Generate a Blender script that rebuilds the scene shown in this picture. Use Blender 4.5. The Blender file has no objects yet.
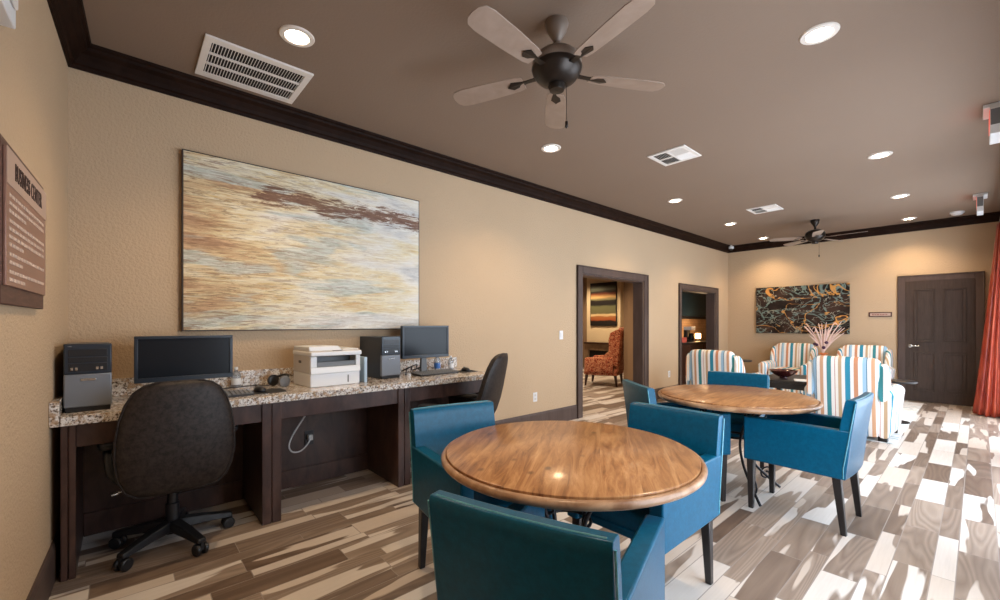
import bpy, math, random
from mathutils import Vector, Matrix
random.seed(7)
PI = math.pi
S = bpy.context.scene
COL = S.collection
R = math.radians

# ------------------------------------------------------------------ mesh builder
class MB:
    def __init__(s): s.v = []; s.f = []
    def add(s, vs, fs):
        n = len(s.v); s.v += [tuple(p) for p in vs]; s.f += [tuple(i + n for i in f) for f in fs]; return s
    def box(s, x0, x1, y0, y1, z0, z1):
        return s.add([(x0,y0,z0),(x1,y0,z0),(x1,y1,z0),(x0,y1,z0),(x0,y0,z1),(x1,y0,z1),(x1,y1,z1),(x0,y1,z1)],
                     [(0,3,2,1),(4,5,6,7),(0,1,5,4),(1,2,6,5),(2,3,7,6),(3,0,4,7)])
    def hexa(s, b, t):                      # 4 bottom pts, 4 top pts, counter-clockwise
        return s.add(list(b)+list(t), [(0,3,2,1),(4,5,6,7),(0,1,5,4),(1,2,6,5),(2,3,7,6),(3,0,4,7)])
    def loft(s, loops, cap=True, closed=False):
        n = len(loops[0]); m = len(loops); vs = [p for l in loops for p in l]; fs = []
        for i in range(m if closed else m-1):
            for j in range(n):
                a = i*n+j; b = i*n+(j+1)%n; k = (i+1)%m
                fs.append((a, b, k*n+(j+1)%n, k*n+j))
        if cap and not closed:
            fs.append(tuple(reversed(range(n)))); fs.append(tuple((m-1)*n+j for j in range(n)))
        return s.add(vs, fs)
    def lathe(s, prof, n=32, cx=0, cy=0, cz=0, cap=True):
        return s.loft([[(cx+r*math.cos(2*PI*j/n), cy+r*math.sin(2*PI*j/n), cz+z) for j in range(n)] for r, z in prof], cap)
    def tube(s, pts, r, n=8, closed=False):
        pts = [Vector(p) for p in pts]; loops = []; m = len(pts); up = None
        for i, p in enumerate(pts):
            a = pts[(i-1) % m] if (closed or i > 0) else p; b = pts[(i+1) % m] if (closed or i < m-1) else p
            t = (b-a).normalized()
            if up is None: up = Vector((0,0,1)) if abs(t.z) < .9 else Vector((1,0,0))
            u = (up - t*up.dot(t)); u = u.normalized() if u.length > 1e-6 else t.orthogonal().normalized()
            w = t.cross(u); up = u
            rr = r[i] if isinstance(r, (list, tuple)) else r
            loops.append([tuple(p + u*rr*math.cos(2*PI*j/n) + w*rr*math.sin(2*PI*j/n)) for j in range(n)])
        return s.loft(loops, not closed, closed)
    def prism(s, poly, axis, a, b):         # poly in the two other axes, extruded along axis
        def P(u, v, w): return {'x': (w,u,v), 'y': (u,w,v), 'z': (u,v,w)}[axis]
        return s.loft([[P(u,v,a) for u, v in poly], [P(u,v,b) for u, v in poly]])
    def build(s, name, m=None, parent=None, smooth=None, bevel=0, seg=2, subsurf=0):
        me = bpy.data.meshes.new(name); me.from_pydata(s.v, [], s.f); me.validate(); me.update()
        import bmesh
        bm = bmesh.new(); bm.from_mesh(me); bmesh.ops.recalc_face_normals(bm, faces=bm.faces); bm.to_mesh(me); bm.free()
        o = bpy.data.objects.new(name, me); COL.objects.link(o)
        if m: me.materials.append(m)
        if parent: o.parent = parent
        if bevel:
            b = o.modifiers.new('bevel', 'BEVEL'); b.width = bevel; b.segments = seg; b.limit_method = 'ANGLE'; b.angle_limit = R(40)
            smooth = 50 if smooth is None else smooth
        if subsurf:
            b = o.modifiers.new('subdivision', 'SUBSURF'); b.levels = subsurf; b.render_levels = subsurf
            smooth = 180
        if smooth:
            ang = R(smooth)
            me.polygons.foreach_set('use_smooth', [True]*len(me.polygons))
            if smooth < 180:
                try: me.set_sharp_from_angle(angle=ang)
                except Exception: pass
        return o

def rr(cx, cy, hx, hy, z=None, p=4.0, n=24, rot=0):      # superellipse loop
    out = []
    for j in range(n):
        t = 2*PI*j/n; c, s_ = math.cos(t), math.sin(t)
        x = hx*math.copysign(abs(c)**(2/p), c); y = hy*math.copysign(abs(s_)**(2/p), s_)
        out.append((cx+x*math.cos(rot)-y*math.sin(rot), cy+x*math.sin(rot)+y*math.cos(rot)) + (() if z is None else (z,)))
    return out

def tag(o, label=None, cat=None, group=None, kind=None):
    if label: o['label'] = label
    if cat: o['category'] = cat
    if group: o['group'] = group
    if kind: o['kind'] = kind
    return o
def thing(name, label, cat, loc=(0,0,0), rz=0, group=None):
    o = bpy.data.objects.new(name, None); COL.objects.link(o); o.location = loc; o.rotation_euler = (0,0,rz)
    o.empty_display_size = .1
    return tag(o, label, cat, group)
def struct(mb, name, m, **k):
    o = mb.build(name, m, **k); o['kind'] = 'structure'; return o
def copy_tree(o, parent=None):
    c = o.copy(); COL.objects.link(c)
    if parent: c.parent = parent
    for ch in list(o.children): copy_tree(ch, c)
    return c
def place(src, first, loc, rz, label, group=None):
    o = src if first else copy_tree(src)
    o.location = loc; o.rotation_euler = (0,0,rz); o['label'] = label
    if group: o['group'] = group
    return o

# ------------------------------------------------------------------ materials
def mat(name, col=(.5,.5,.5), rough=.5, metal=0, emit=None, es=1, coat=0, spec=.5, alpha=None):
    m = bpy.data.materials.new(name); m.use_nodes = True
    b = m.node_tree.nodes['Principled BSDF']
    b.inputs['Base Color'].default_value = (*col, 1); b.inputs['Roughness'].default_value = rough
    b.inputs['Metallic'].default_value = metal; b.inputs['Coat Weight'].default_value = coat
    b.inputs['Coat Roughness'].default_value = .12
    b.inputs['Specular IOR Level'].default_value = spec
    if emit: b.inputs['Emission Color'].default_value = (*emit, 1); b.inputs['Emission Strength'].default_value = es
    return m
class NT:
    def __init__(s, m): s.m = m; s.t = m.node_tree; s.b = s.t.nodes['Principled BSDF']
    def n(s, typ, **k):
        nd = s.t.nodes.new(typ)
        for a, v in k.items():
            if a.startswith('i_'): nd.inputs[a[2:].replace('_',' ')].default_value = v
            else: setattr(nd, a, v)
        return nd
    def l(s, a, b): s.t.links.new(a, b)
    def math(s, op, a, b=None, c=None):
        nd = s.t.nodes.new('ShaderNodeMath'); nd.operation = op
        for i, v in enumerate((a, b, c)):
            if v is None: continue
            if hasattr(v, 'links'): s.l(v, nd.inputs[i])
            else: nd.inputs[i].default_value = v
        return nd.outputs[0]
    def mix(s, f, a, b):
        nd = s.t.nodes.new('ShaderNodeMix'); nd.data_type = 'RGBA'
        for i, v in ((0, f), (6, a), (7, b)):
            if hasattr(v, 'links'): s.l(v, nd.inputs[i])
            elif i == 0: nd.inputs[0].default_value = v
            else: nd.inputs[i].default_value = (*v, 1)
        return nd.outputs[2]
    def ramp(s, f, stops, interp='LINEAR'):
        nd = s.t.nodes.new('ShaderNodeValToRGB'); cr = nd.color_ramp; cr.interpolation = interp
        while len(cr.elements) < len(stops): cr.elements.new(.5)
        for e, (p, c) in zip(cr.elements, stops):
            e.position = p; e.color = (*c, 1) if len(c) == 3 else c
        s.l(f, nd.inputs[0]); return nd.outputs[0]
    def pos(s, scale=(1,1,1), kind='Object', loc=(0,0,0), rot=(0,0,0)):
        tc = s.t.nodes.new('ShaderNodeTexCoord'); mp = s.t.nodes.new('ShaderNodeMapping')
        mp.inputs['Scale'].default_value = scale; mp.inputs['Location'].default_value = loc; mp.inputs['Rotation'].default_value = rot
        s.l(tc.outputs[kind], mp.inputs[0]); return mp.outputs[0]
    def noise(s, vec, scale=5, detail=3, rough=.5, dist=0):
        nd = s.n('ShaderNodeTexNoise'); nd.inputs['Scale'].default_value = scale; nd.inputs['Detail'].default_value = detail
        nd.inputs['Roughness'].default_value = rough; nd.inputs['Distortion'].default_value = dist
        s.l(vec, nd.inputs['Vector']); return nd.outputs['Fac']
    def bump(s, h, strength=.3, dist=.01):
        nd = s.n('ShaderNodeBump'); nd.inputs['Strength'].default_value = strength; nd.inputs['Distance'].default_value = dist
        s.l(h, nd.inputs['Height']); s.l(nd.outputs[0], s.b.inputs['Normal'])
    def color(s, c): s.l(c, s.b.inputs['Base Color'])

def wall_mat(name, col, bump=.6):
    m = mat(name, col, .7, spec=.25); t = NT(m); p = t.pos()
    n = t.noise(p, 60, 3, .6); n2 = t.noise(p, 1.3, 2)
    c2 = tuple(c*.9 for c in col)
    t.color(t.mix(n2, col, c2)); t.bump(n, bump, .012); return m
M = {}
M['wall'] = wall_mat('tan_wall_paint', (.57,.418,.272))
M['wall_brown'] = wall_mat('brown_wall_paint', (.33,.22,.14))
M['wall_cream'] = wall_mat('cream_wall_paint', (.72,.58,.38))
M['ceiling'] = wall_mat('brown_ceiling_paint', (.262,.190,.142), .15)
def wood(name, a, b, scale=(1,1,1), rough=.35, grain=9, coat=.0, spec=.5):
    m = mat(name, a, rough, coat=coat, spec=spec); t = NT(m); p = t.pos(scale)
    n = t.noise(p, grain, 5, .6, .6); t.color(t.ramp(n, [(.32, a), (.68, b)])); t.bump(n, .08, .004); return m
M['crown'] = wood('dark_stained_crown_wood', (.012,.005,.003), (.022,.010,.006), (1,1,1), .55, spec=.08)
M['casing'] = wood('dark_brown_door_casing', (.075,.050,.042), (.105,.073,.062), (1,1,.2), .45, spec=.3)
M['door'] = wood('dark_brown_door_wood', (.042,.027,.020), (.068,.044,.033), (6,6,.5), .45, spec=.3)
M['desk'] = wood('espresso_desk_wood', (.030,.014,.012), (.088,.046,.036), (1.5,1.5,.6), .35, 7)
M['leg'] = wood('black_stained_wood', (.010,.008,.008), (.022,.018,.018), (1,1,1), .35)
M['red_wood'] = wood('dark_cherry_wood', (.03,.012,.008), (.06,.022,.014), (1,1,1), .35)

# plank floor : alternating wide and narrow rows running along +y
def floor_mat():
    m = mat('wood_look_plank_tile', (.5,.4,.3), .35); t = NT(m)
    tc = t.n('ShaderNodeTexCoord'); sx = t.n('ShaderNodeSeparateXYZ'); t.l(tc.outputs['Object'], sx.inputs[0])
    x, y = sx.outputs[0], sx.outputs[1]
    per, w1 = .2385, .152
    u = t.math('DIVIDE', t.math('SUBTRACT', x, 2.886-12*per), per)
    pi_ = t.math('FLOOR', u); fr = t.math('MULTIPLY', t.math('FRACT', u), per)
    nar = t.math('GREATER_THAN', fr, w1)
    row = t.math('ADD', t.math('MULTIPLY', pi_, 2), nar)
    fx = t.math('SUBTRACT', fr, t.math('MULTIPLY', nar, w1))
    wid = t.math('SUBTRACT', w1, t.math('MULTIPLY', nar, 2*w1-per))
    wn = t.n('ShaderNodeTexWhiteNoise'); wn.noise_dimensions = '1D'; t.l(row, wn.inputs['W'])
    LEN = .62
    v = t.math('ADD', t.math('DIVIDE', y, LEN), t.math('MULTIPLY', wn.outputs[0], 7.3))
    vi = t.math('FLOOR', v); fy = t.math('MULTIPLY', t.math('FRACT', v), LEN)
    cmb = t.n('ShaderNodeCombineXYZ'); t.l(row, cmb.inputs[0]); t.l(vi, cmb.inputs[1])
    w2 = t.n('ShaderNodeTexWhiteNoise'); w2.noise_dimensions = '3D'; t.l(cmb.outputs[0], w2.inputs['Vector'])
    sc = t.n('ShaderNodeSeparateColor'); t.l(w2.outputs['Color'], sc.inputs[0])
    r1, r2, r3 = sc.outputs
    # plank-local coordinates
    off = t.n('ShaderNodeVectorMath'); off.operation = 'SCALE'; off.inputs['Scale'].default_value = 37.0; t.l(w2.outputs['Color'], off.inputs[0])
    add = t.n('ShaderNodeVectorMath'); add.operation = 'ADD'; t.l(tc.outputs['Object'], add.inputs[0]); t.l(off.outputs[0], add.inputs[1])
    def stretched(s3):
        mp = t.n('ShaderNodeMapping'); mp.inputs['Scale'].default_value = s3; t.l(add.outputs[0], mp.inputs[0]); return mp.outputs[0]
    patch = t.noise(stretched((9,.85,1)), 1.0, 2.2, .42, .22)
    rings = t.math('FRACT', t.math('MULTIPLY', t.noise(stretched((5,.55,1)), 1.0, 1.5, .4, .35), 17))
    rings = t.math('ABSOLUTE', t.math('SUBTRACT', t.math('MULTIPLY', rings, 2), 1))
    fine = t.noise(stretched((60,3,1)), 1.5, 4, .6)
    # heartwood where the patch noise passes a threshold that differs per plank
    th = t.math('ADD', .24, t.math('MULTIPLY', r1, .46))
    mask = t.ramp(t.math('ADD', t.math('SUBTRACT', patch, th), .5), [(.49, (0,0,0)), (.508, (1,1,1))])
    darka = t.mix(r2, (.078,.048,.034), (.21,.155,.122))
    darkb = t.mix(r2, (.18,.125,.090), (.42,.345,.285))
    gmix = t.math('ADD', t.math('MULTIPLY', rings, .5), t.math('MULTIPLY', fine, .55))
    dark = t.mix(gmix, darka, darkb)
    light = t.mix(r3, (.56,.48,.41), (.76,.735,.71))
    light = t.mix(t.math('MULTIPLY', fine, .35), light, (.42,.35,.30))
    col = t.mix(mask, light, dark)
    g = .0022
    def edge(f, w): return t.math('MAXIMUM', t.math('LESS_THAN', f, g), t.math('GREATER_THAN', f, t.math('SUBTRACT', w, g)))
    gr = t.math('MAXIMUM', edge(fx, wid), edge(fy, LEN))
    col = t.mix(gr, col, (.30,.26,.235))
    t.color(col)
    t.l(t.math('ADD', .28, t.math('MULTIPLY', fine, .18)), t.b.inputs['Roughness'])
    t.bump(t.math('SUBTRACT', t.math('MULTIPLY', fine, .15), gr), .35, .0025)
    return m
M['floor'] = floor_mat()

def leather(name, col, col2, rough=.38, coat=.25, spec=.5):
    m = mat(name, col, rough, coat=coat, spec=spec); t = NT(m); p = t.pos()
    n = t.noise(p, 38, 5, .75); t.color(t.ramp(n, [(.38, col), (.62, col2)]))
    v = t.n('ShaderNodeTexVoronoi'); v.inputs['Scale'].default_value = 260; t.l(p, v.inputs['Vector'])
    t.bump(v.outputs['Distance'], .10, .002); return m
M['teal'] = leather('teal_leather', (.001,.072,.145), (.0012,.094,.185), .30, .0, .22)
M['teal_pipe'] = leather('teal_stitched_seam', (.07,.30,.40), (.16,.42,.52), .4)
M['blackleather'] = leather('black_grained_leather', (.010,.0075,.007), (.034,.025,.022), .5, .0, .3)
def tabletop():
    m = mat('knotty_pine_planks', (.4,.2,.1), .32, coat=.25); t = NT(m)
    p = t.pos((1,1,1)); sx = t.n('ShaderNodeSeparateXYZ'); t.l(p, sx.inputs[0])
    idx = t.math('FLOOR', t.math('DIVIDE', sx.outputs[0], .14)); wn = t.n('ShaderNodeTexWhiteNoise'); wn.noise_dimensions = '1D'; t.l(idx, wn.inputs['W'])
    off = t.n('ShaderNodeVectorMath'); off.operation = 'SCALE'; off.inputs['Scale'].default_value = 9; t.l(wn.outputs['Color'], off.inputs[0])
    ad = t.n('ShaderNodeVectorMath'); t.l(p, ad.inputs[0]); t.l(off.outputs[0], ad.inputs[1])
    mp = t.n('ShaderNodeMapping'); mp.inputs['Scale'].default_value = (11,1.3,1); t.l(ad.outputs[0], mp.inputs[0])
    g = t.noise(mp.outputs[0], 2.2, 8, .68, .8)
    v = t.n('ShaderNodeTexVoronoi'); v.inputs['Scale'].default_value = 5.5; v.inputs['Randomness'].default_value = 1
    mp2 = t.n('ShaderNodeMapping'); mp2.inputs['Scale'].default_value = (1.3,.8,1); t.l(ad.outputs[0], mp2.inputs[0]); t.l(mp2.outputs[0], v.inputs['Vector'])
    base = t.ramp(g, [(.30, (.13,.048,.016)), (.46, (.34,.155,.058)), (.56,(.46,.235,.095)), (.72, (.60,.35,.17))])
    base = t.mix(t.math('MULTIPLY', wn.outputs[0], .3), base, (.30,.14,.055))
    knot = t.ramp(v.outputs['Distance'], [(.05, (1,1,1)), (.13, (0,0,0))])
    base = t.mix(t.math('MULTIPLY', knot, .8), base, (.09,.035,.015))
    sc = t.noise(t.pos((3,40,1), rot=(0,0,.6)), 3, 2); scm = t.ramp(sc, [(.72,(0,0,0)), (.76,(1,1,1))])
    base = t.mix(t.math('MULTIPLY', scm, .35), base, (.12,.05,.02))
    t.color(base); t.bump(g, .1, .003); return m
M['table'] = tabletop()
M['iron'] = mat('black_wrought_iron', (.018,.018,.022), .35, .6)
def granite():
    m = mat('speckled_granite', (.6,.5,.4), .16, coat=.3); t = NT(m); p = t.pos()
    a = t.noise(p, 75, 3, .7); b = t.noise(p, 28, 2, .6); c = t.noise(p, 140, 2, .6)
    col = t.ramp(a, [(.36,(.03,.022,.02)), (.42,(.30,.23,.18)), (.48,(.66,.62,.58)), (.60,(.84,.83,.81))])
    col = t.mix(t.ramp(b, [(.5,(0,0,0)), (.62,(.8,.8,.8))]), col, (.42,.27,.15))
    col = t.mix(t.ramp(c, [(.60,(0,0,0)), (.66,(1,1,1))]), col, (.02,.018,.02))
    t.color(col); return m
M['granite'] = granite()
M['white'] = mat('white_plastic', (.76,.77,.78), .4)
M['offwhite'] = mat('warm_grey_plastic', (.60,.57,.54), .45)
M['grey'] = mat('grey_plastic', (.16,.165,.17), .45)
M['silver'] = mat('silver_mesh_bezel', (.20,.22,.25), .42, .35)
M['black'] = mat('black_plastic', (.012,.013,.016), .35)
M['darkblue'] = mat('dark_blue_black_plastic', (.02,.03,.045), .3)
M['screen'] = mat('dark_glossy_screen', (.012,.015,.020), .22, spec=.22)
M['chrome'] = mat('brushed_chrome', (.6,.6,.6), .25, .95)
M['vent'] = mat('white_painted_metal', (.80,.76,.72), .45)
M['dark'] = mat('dark_duct_interior', (.012,.010,.009), .8)
M['bronze'] = mat('aged_bronze_metal', (.035,.028,.024), .35, .7)
M['fanhousing'] = mat('taupe_metal_housing', (.25,.20,.165), .4, .3)
M['blade'] = wood('taupe_fan_blade', (.30,.22,.17), (.36,.27,.215), (1,1,1), .4)
M['lens'] = mat('lit_downlight_lens', (1,.9,.75), .5, emit=(1,.83,.60), es=28)
M['trimring'] = mat('white_downlight_ring', (.78,.72,.66), .4)
M['plug'] = mat('white_cord', (.75,.74,.72), .5)
M['water'] = mat('clear_plastic', (.75,.82,.9), .08); M['water'].node_tree.nodes['Principled BSDF'].inputs['Transmission Weight'].default_value = .8
M['bluelabel'] = mat('blue_label', (.05,.18,.55), .4)
M['orange'] = mat('orange_glazed_ceramic', (.75,.22,.06), .3)
M['bowl'] = mat('dark_red_lacquer', (.05,.008,.008), .15, coat=.6)
M['paper'] = mat('white_paper', (.8,.79,.76), .6)
M['reed'] = mat('pale_pink_dried_reed', (.72,.52,.46), .6)
M['flower'] = mat('dark_dried_seedhead', (.06,.02,.05), .7)
M['redled'] = mat('red_lit_sign_face', (.5,.05,.04), .4, emit=(1,.12,.08), es=1.2)
M['glow'] = mat('lit_candle_shade', (1,.6,.3), .5, emit=(1,.55,.22), es=14)
M['rim'] = wood('worn_pine_edge', (.20,.09,.04), (.50,.31,.18), (1,1,1), .3, 9)

STR = [(.00,(.80,.78,.75)), (.07,(.035,.25,.38)), (.17,(.80,.79,.77)), (.235,(.58,.27,.15)), (.32,(.82,.80,.77)), (.40,(.34,.52,.68)), (.475,(.05,.15,.25)), (.49,(.80,.77,.73)),
       (.56,(.60,.34,.20)), (.63,(.80,.79,.78)), (.70,(.05,.24,.27)), (.79,(.80,.77,.73)), (.86,(.45,.13,.10)), (.875,(.80,.76,.70)), (.93,(.52,.36,.22))]
def stripes(nm, ax):
    m = mat(nm, (.7,.7,.7), .8, spec=.2); t = NT(m); p = t.pos(); sx = t.n('ShaderNodeSeparateXYZ'); t.l(p, sx.inputs[0])
    s_ = sx.outputs[0] if ax == 0 else t.math('ADD', sx.outputs[0], sx.outputs[1]); f = t.math('FRACT', t.math('ADD', t.math('DIVIDE', s_, .46), 10.05))
    t.color(t.ramp(f, STR, 'CONSTANT')); t.bump(t.noise(p, 300, 2), .1, .001); return m
M['stripe'] = stripes('multicoloured_striped_fabric', 0); M['stripey'] = stripes('multicoloured_striped_arm_fabric', 1)
def redpat():
    m = mat('red_gold_patterned_fabric', (.4,.1,.05), .75, spec=.2); t = NT(m); p = t.pos()
    n = t.noise(p, 26, 2, .5, 1.2); t.color(t.ramp(n, [(.38,(.13,.02,.012)), (.45,(.38,.07,.035)), (.53,(.62,.33,.17)), (.6,(.30,.045,.02))])); return m
M['redpat'] = redpat()
def curtain():
    m = mat('coral_satin_curtain', (.55,.10,.06), .32, spec=.5); t = NT(m); n = t.noise(t.pos((6,6,1.5)), 3, 4)
    t.color(t.ramp(n, [(.3,(.26,.020,.010)), (.7,(.48,.085,.038))])); return m
M['curtain'] = curtain()
def rug():
    m = mat('pale_patterned_rug', (.7,.7,.7), .9, spec=.1); t = NT(m); n = t.noise(t.pos((1,3.5,1)), 3.2, 4, .6, 1.5)
    t.color(t.ramp(n, [(.36,(.36,.42,.44)), (.44,(.74,.74,.72)), (.56,(.80,.79,.77)), (.66,(.50,.46,.42))])); return m
M['rug'] = rug()
def art_main():
    m = mat('textured_streaky_canvas', (.6,.5,.4), .5); t = NT(m)
    p = t.pos((1,.75,3.6)); big = t.noise(p, 1.35, 3, .5, .6)
    st = t.noise(t.pos((1,3.6,30)), 1.6, 8, .74, .9)
    tc = t.n('ShaderNodeTexCoord'); sx = t.n('ShaderNodeSeparateXYZ'); t.l(tc.outputs['Object'], sx.inputs[0])
    Y, Z = sx.outputs[1], sx.outputs[2]      # local, origin at the painting centre
    warm = t.math('ADD', t.math('MULTIPLY', Y, -.16), t.math('ADD', big, .02))
    base = t.ramp(warm, [(.26,(.58,.63,.66)), (.38,(.84,.82,.76)), (.52,(.82,.74,.55)), (.64,(.68,.53,.34)), (.78,(.42,.28,.18))])
    blue = t.noise(t.pos((1,.9,5), loc=(0,3.2,1.7)), 1.4, 3, .5, .5)
    base = t.mix(t.ramp(blue, [(.55,(0,0,0)), (.62,(.7,.7,.7))]), base, (.46,.60,.62))
    # one dark brown drift crossing the upper half
    d = t.math('SUBTRACT', Z, t.math('ADD', .40, t.math('MULTIPLY', t.math('SUBTRACT', t.noise(t.pos((1,1.6,.1)), 1.5, 2), .5), .16)))
    d = t.math('ADD', t.math('MULTIPLY', t.math('ABSOLUTE', d), 10), t.math('MULTIPLY', t.math('SUBTRACT', st, .5), 4.2))
    d = t.math('ADD', d, t.ramp(t.math('ADD', Y, .9), [(.25,(1.2,)*3), (.5,(0,)*3)]))
    base = t.mix(t.ramp(d, [(.35,(.95,)*3), (.75,(0,)*3)]), base, (.17,.085,.06))
    fine = t.mix(t.ramp(st, [(.30,(0,)*3),(.70,(1,)*3)]), (.26,.15,.08), (1,.97,.88))
    mul = t.n('ShaderNodeMix'); mul.data_type = 'RGBA'; mul.blend_type = 'OVERLAY'; mul.inputs[0].default_value = .75
    t.l(base, mul.inputs[6]); t.l(fine, mul.inputs[7])
    s2 = t.noise(t.pos((1,2.0,22), loc=(0,5,3)), 2.6, 6, .75, .9)
    ln = t.math('MULTIPLY', t.ramp(s2, [(.50,(0,)*3),(.58,(1,)*3)]), t.ramp(t.math('SUBTRACT', .45, t.math('MULTIPLY', Y, .35)), [(.15,(.12,)*3),(.75,(.75,)*3)]))
    t.color(t.mix(ln, mul.outputs[2], (.30,.17,.09))); t.bump(t.math('ADD', st, s2), .8, .012); return m
M['art'] = art_main()
def art_far():
    m = mat('tangled_branch_canvas', (.1,.08,.05), .6, spec=.15); t = NT(m); p = t.pos((1,1,1.35))
    bg = t.ramp(t.noise(p, 3, 3), [(.35,(.010,.007,.006)), (.65,(.06,.032,.022))])
    def web(scale, w, off, warp):
        n = t.noise(t.pos((1,1,1.5), loc=off), scale, 3, .55, warp)
        return t.ramp(t.math('ABSOLUTE', t.math('SUBTRACT', n, .5)), [(w*.4,(1,)*3), (w,(0,)*3)])
    c = t.mix(web(2.6,.026,(3,1,2),.9), bg, (.16,.22,.20))
    c = t.mix(web(3.0,.008,(7,5,1),.9), c, (.34,.34,.27))
    c = t.mix(web(1.5,.010,(1,9,4),.9), c, (.62,.30,.08))
    t.color(c); return m
M['artfar'] = art_far()
def art_stripe():
    m = mat('banded_canvas', (.2,.1,.05), .5); t = NT(m); tc = t.n('ShaderNodeTexCoord'); sx = t.n('ShaderNodeSeparateXYZ'); t.l(tc.outputs['Generated'], sx.inputs[0])
    f = t.math('ADD', sx.outputs[2], t.math('MULTIPLY', t.math('SUBTRACT', t.noise(t.pos((.8,1,5)), 4, 3), .5), .07))
    t.color(t.ramp(f, [(.0,(.010,.008,.007)), (.10,(.012,.008,.006)), (.12,(.30,.07,.02)), (.20,(.34,.13,.04)), (.24,(.70,.52,.28)), (.285,(.12,.11,.05)), (.44,(.13,.13,.06)), (.49,(.010,.008,.007)), (.58,(.015,.010,.008)), (.62,(.26,.23,.11)), (.67,(.72,.46,.18)), (.74,(.24,.06,.02)), (.79,(.012,.008,.006)), (.86,(.20,.22,.16)), (.95,(.015,.012,.010))])); return m
M['artband'] = art_stripe()
def tile():
    m = mat('tan_stone_tile', (.5,.35,.2), .4); t = NT(m); b = t.n('ShaderNodeTexBrick'); b.inputs['Scale'].default_value = 4
    b.inputs['Color1'].default_value = (.50,.30,.16,1); b.inputs['Color2'].default_value = (.62,.42,.24,1); b.inputs['Mortar'].default_value = (.35,.22,.13,1)
    b.inputs['Mortar Size'].default_value = .012
    t.l(t.pos((1,1,1), rot=(0,R(90),R(90))), b.inputs['Vector']); t.color(b.outputs['Color']); return m
M['tile'] = tile()
M['signface'] = mat('brushed_copper_sign_face', (.34,.19,.145), .35, .35)
M['signtop'] = mat('pale_copper_sign_heading', (.55,.40,.33), .35, .25)
M['signback'] = wood('dark_walnut_sign_backing', (.06,.025,.018), (.13,.06,.045), (1,1,8), .5)
M['signtext'] = mat('dark_sign_lettering', (.05,.025,.02), .5)
M['signline'] = mat('pale_sign_lettering', (.62,.48,.40), .5)
M['glass'] = bpy.data.materials.new('window_glass'); M['glass'].use_nodes = True
_t = M['glass'].node_tree; _t.nodes.clear()
_o = _t.nodes.new('ShaderNodeOutputMaterial'); _m = _t.nodes.new('ShaderNodeMixShader'); _a = _t.nodes.new('ShaderNodeBsdfTransparent'); _g = _t.nodes.new('ShaderNodeBsdfGlossy')
_g.inputs['Roughness'].default_value = .02; _m.inputs[0].default_value = .06
_t.links.new(_a.outputs[0], _m.inputs[1]); _t.links.new(_g.outputs[0], _m.inputs[2]); _t.links.new(_m.outputs[0], _o.inputs[0])

# ------------------------------------------------------------------ room
XR, YF, ZC = 4.0, 10.28, 3.0
ANG = R(2.12)
def near_y(x): return .03 - math.tan(ANG)*x
# floor covers both rooms
struct(MB().box(-5.2, XR+.2, -.45, 12.4, -.12, 0), 'floor', M['floor'])
struct(MB().box(-.2, XR+.2, -.45, YF+.2, ZC, ZC+.12), 'ceiling', M['ceiling'])
# long wall behind the desks, two openings
def wall_with_openings(name, axis, a0, a1, z1, lo, hi, opens, m):
    mb = MB(); cur = a0
    def bx(p0, p1, z0, zz):
        if axis == 'y': mb.box(lo, hi, p0, p1, z0, zz)
        else: mb.box(p0, p1, lo, hi, z0, zz)
    for (o0, o1, zb, zt) in opens:
        bx(cur, o0, 0, z1)
        if zb > 0: bx(o0, o1, 0, zb)
        bx(o0, o1, zt, z1); cur = o1
    bx(cur, a1, 0, z1)
    return struct(mb, name, m)
D1 = (5.07, 6.71, 2.005); D2 = (8.04, 9.59, 1.955)
wall_with_openings('wall_left', 'y', -.45, YF+.2, ZC, -.16, 0, [(D1[0], D1[1], 0, D1[2]), (D2[0], D2[1], 0, D2[2])], M['wall'])
struct(MB().box(0, XR+.2, YF, YF+.16, 0, ZC), 'wall_far', M['wall'])
# near wall, slightly out of square
w = MB(); w.hexa([(0,.03,0), (0,-.15,0), (XR+.2,-.30,0), (XR+.2,near_y(XR+.2),0)], [(0,.03,ZC), (0,-.15,ZC), (XR+.2,-.30,ZC), (XR+.2,near_y(XR+.2),ZC)])
struct(w, 'wall_near', M['wall'])
WIN = [(1.55, 3.25, .06, 2.35), (3.85, 6.25, .06, 2.35), (6.95, 9.15, .06, 2.35)]
wall_with_openings('wall_right', 'y', -.3, YF+.2, ZC, XR, XR+.16, WIN, M['wall'])
for i, (a, b, z0, z1) in enumerate(WIN):
    fr = MB(); t_ = .05
    for q in (a+t_/2, (a+b)/2, b-t_/2): fr.box(XR+.04, XR+.12, q-t_/2, q+t_/2, z0, z1)
    for q in (z0+t_/2, z1-t_/2): fr.box(XR+.04, XR+.12, a+t_, b-t_, q-t_/2, q+t_/2)
    fo = struct(fr, 'window_%d' % (i+1), M['vent'])
    MB().box(XR+.075, XR+.081, a+t_, b-t_, z0+t_, z1-t_).build('pane', M['glass'], fo)
    L_ = bpy.data.lights.new('window_portal', 'AREA'); L_.shape = 'RECTANGLE'; L_.size = z1-z0; L_.size_y = b-a; L_.cycles.is_portal = True
    lo = bpy.data.objects.new('window_portal', L_); COL.objects.link(lo); lo.location = (XR+.17, (a+b)/2, (z0+z1)/2); lo.rotation_euler = (0, R(90), 0)

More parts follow.
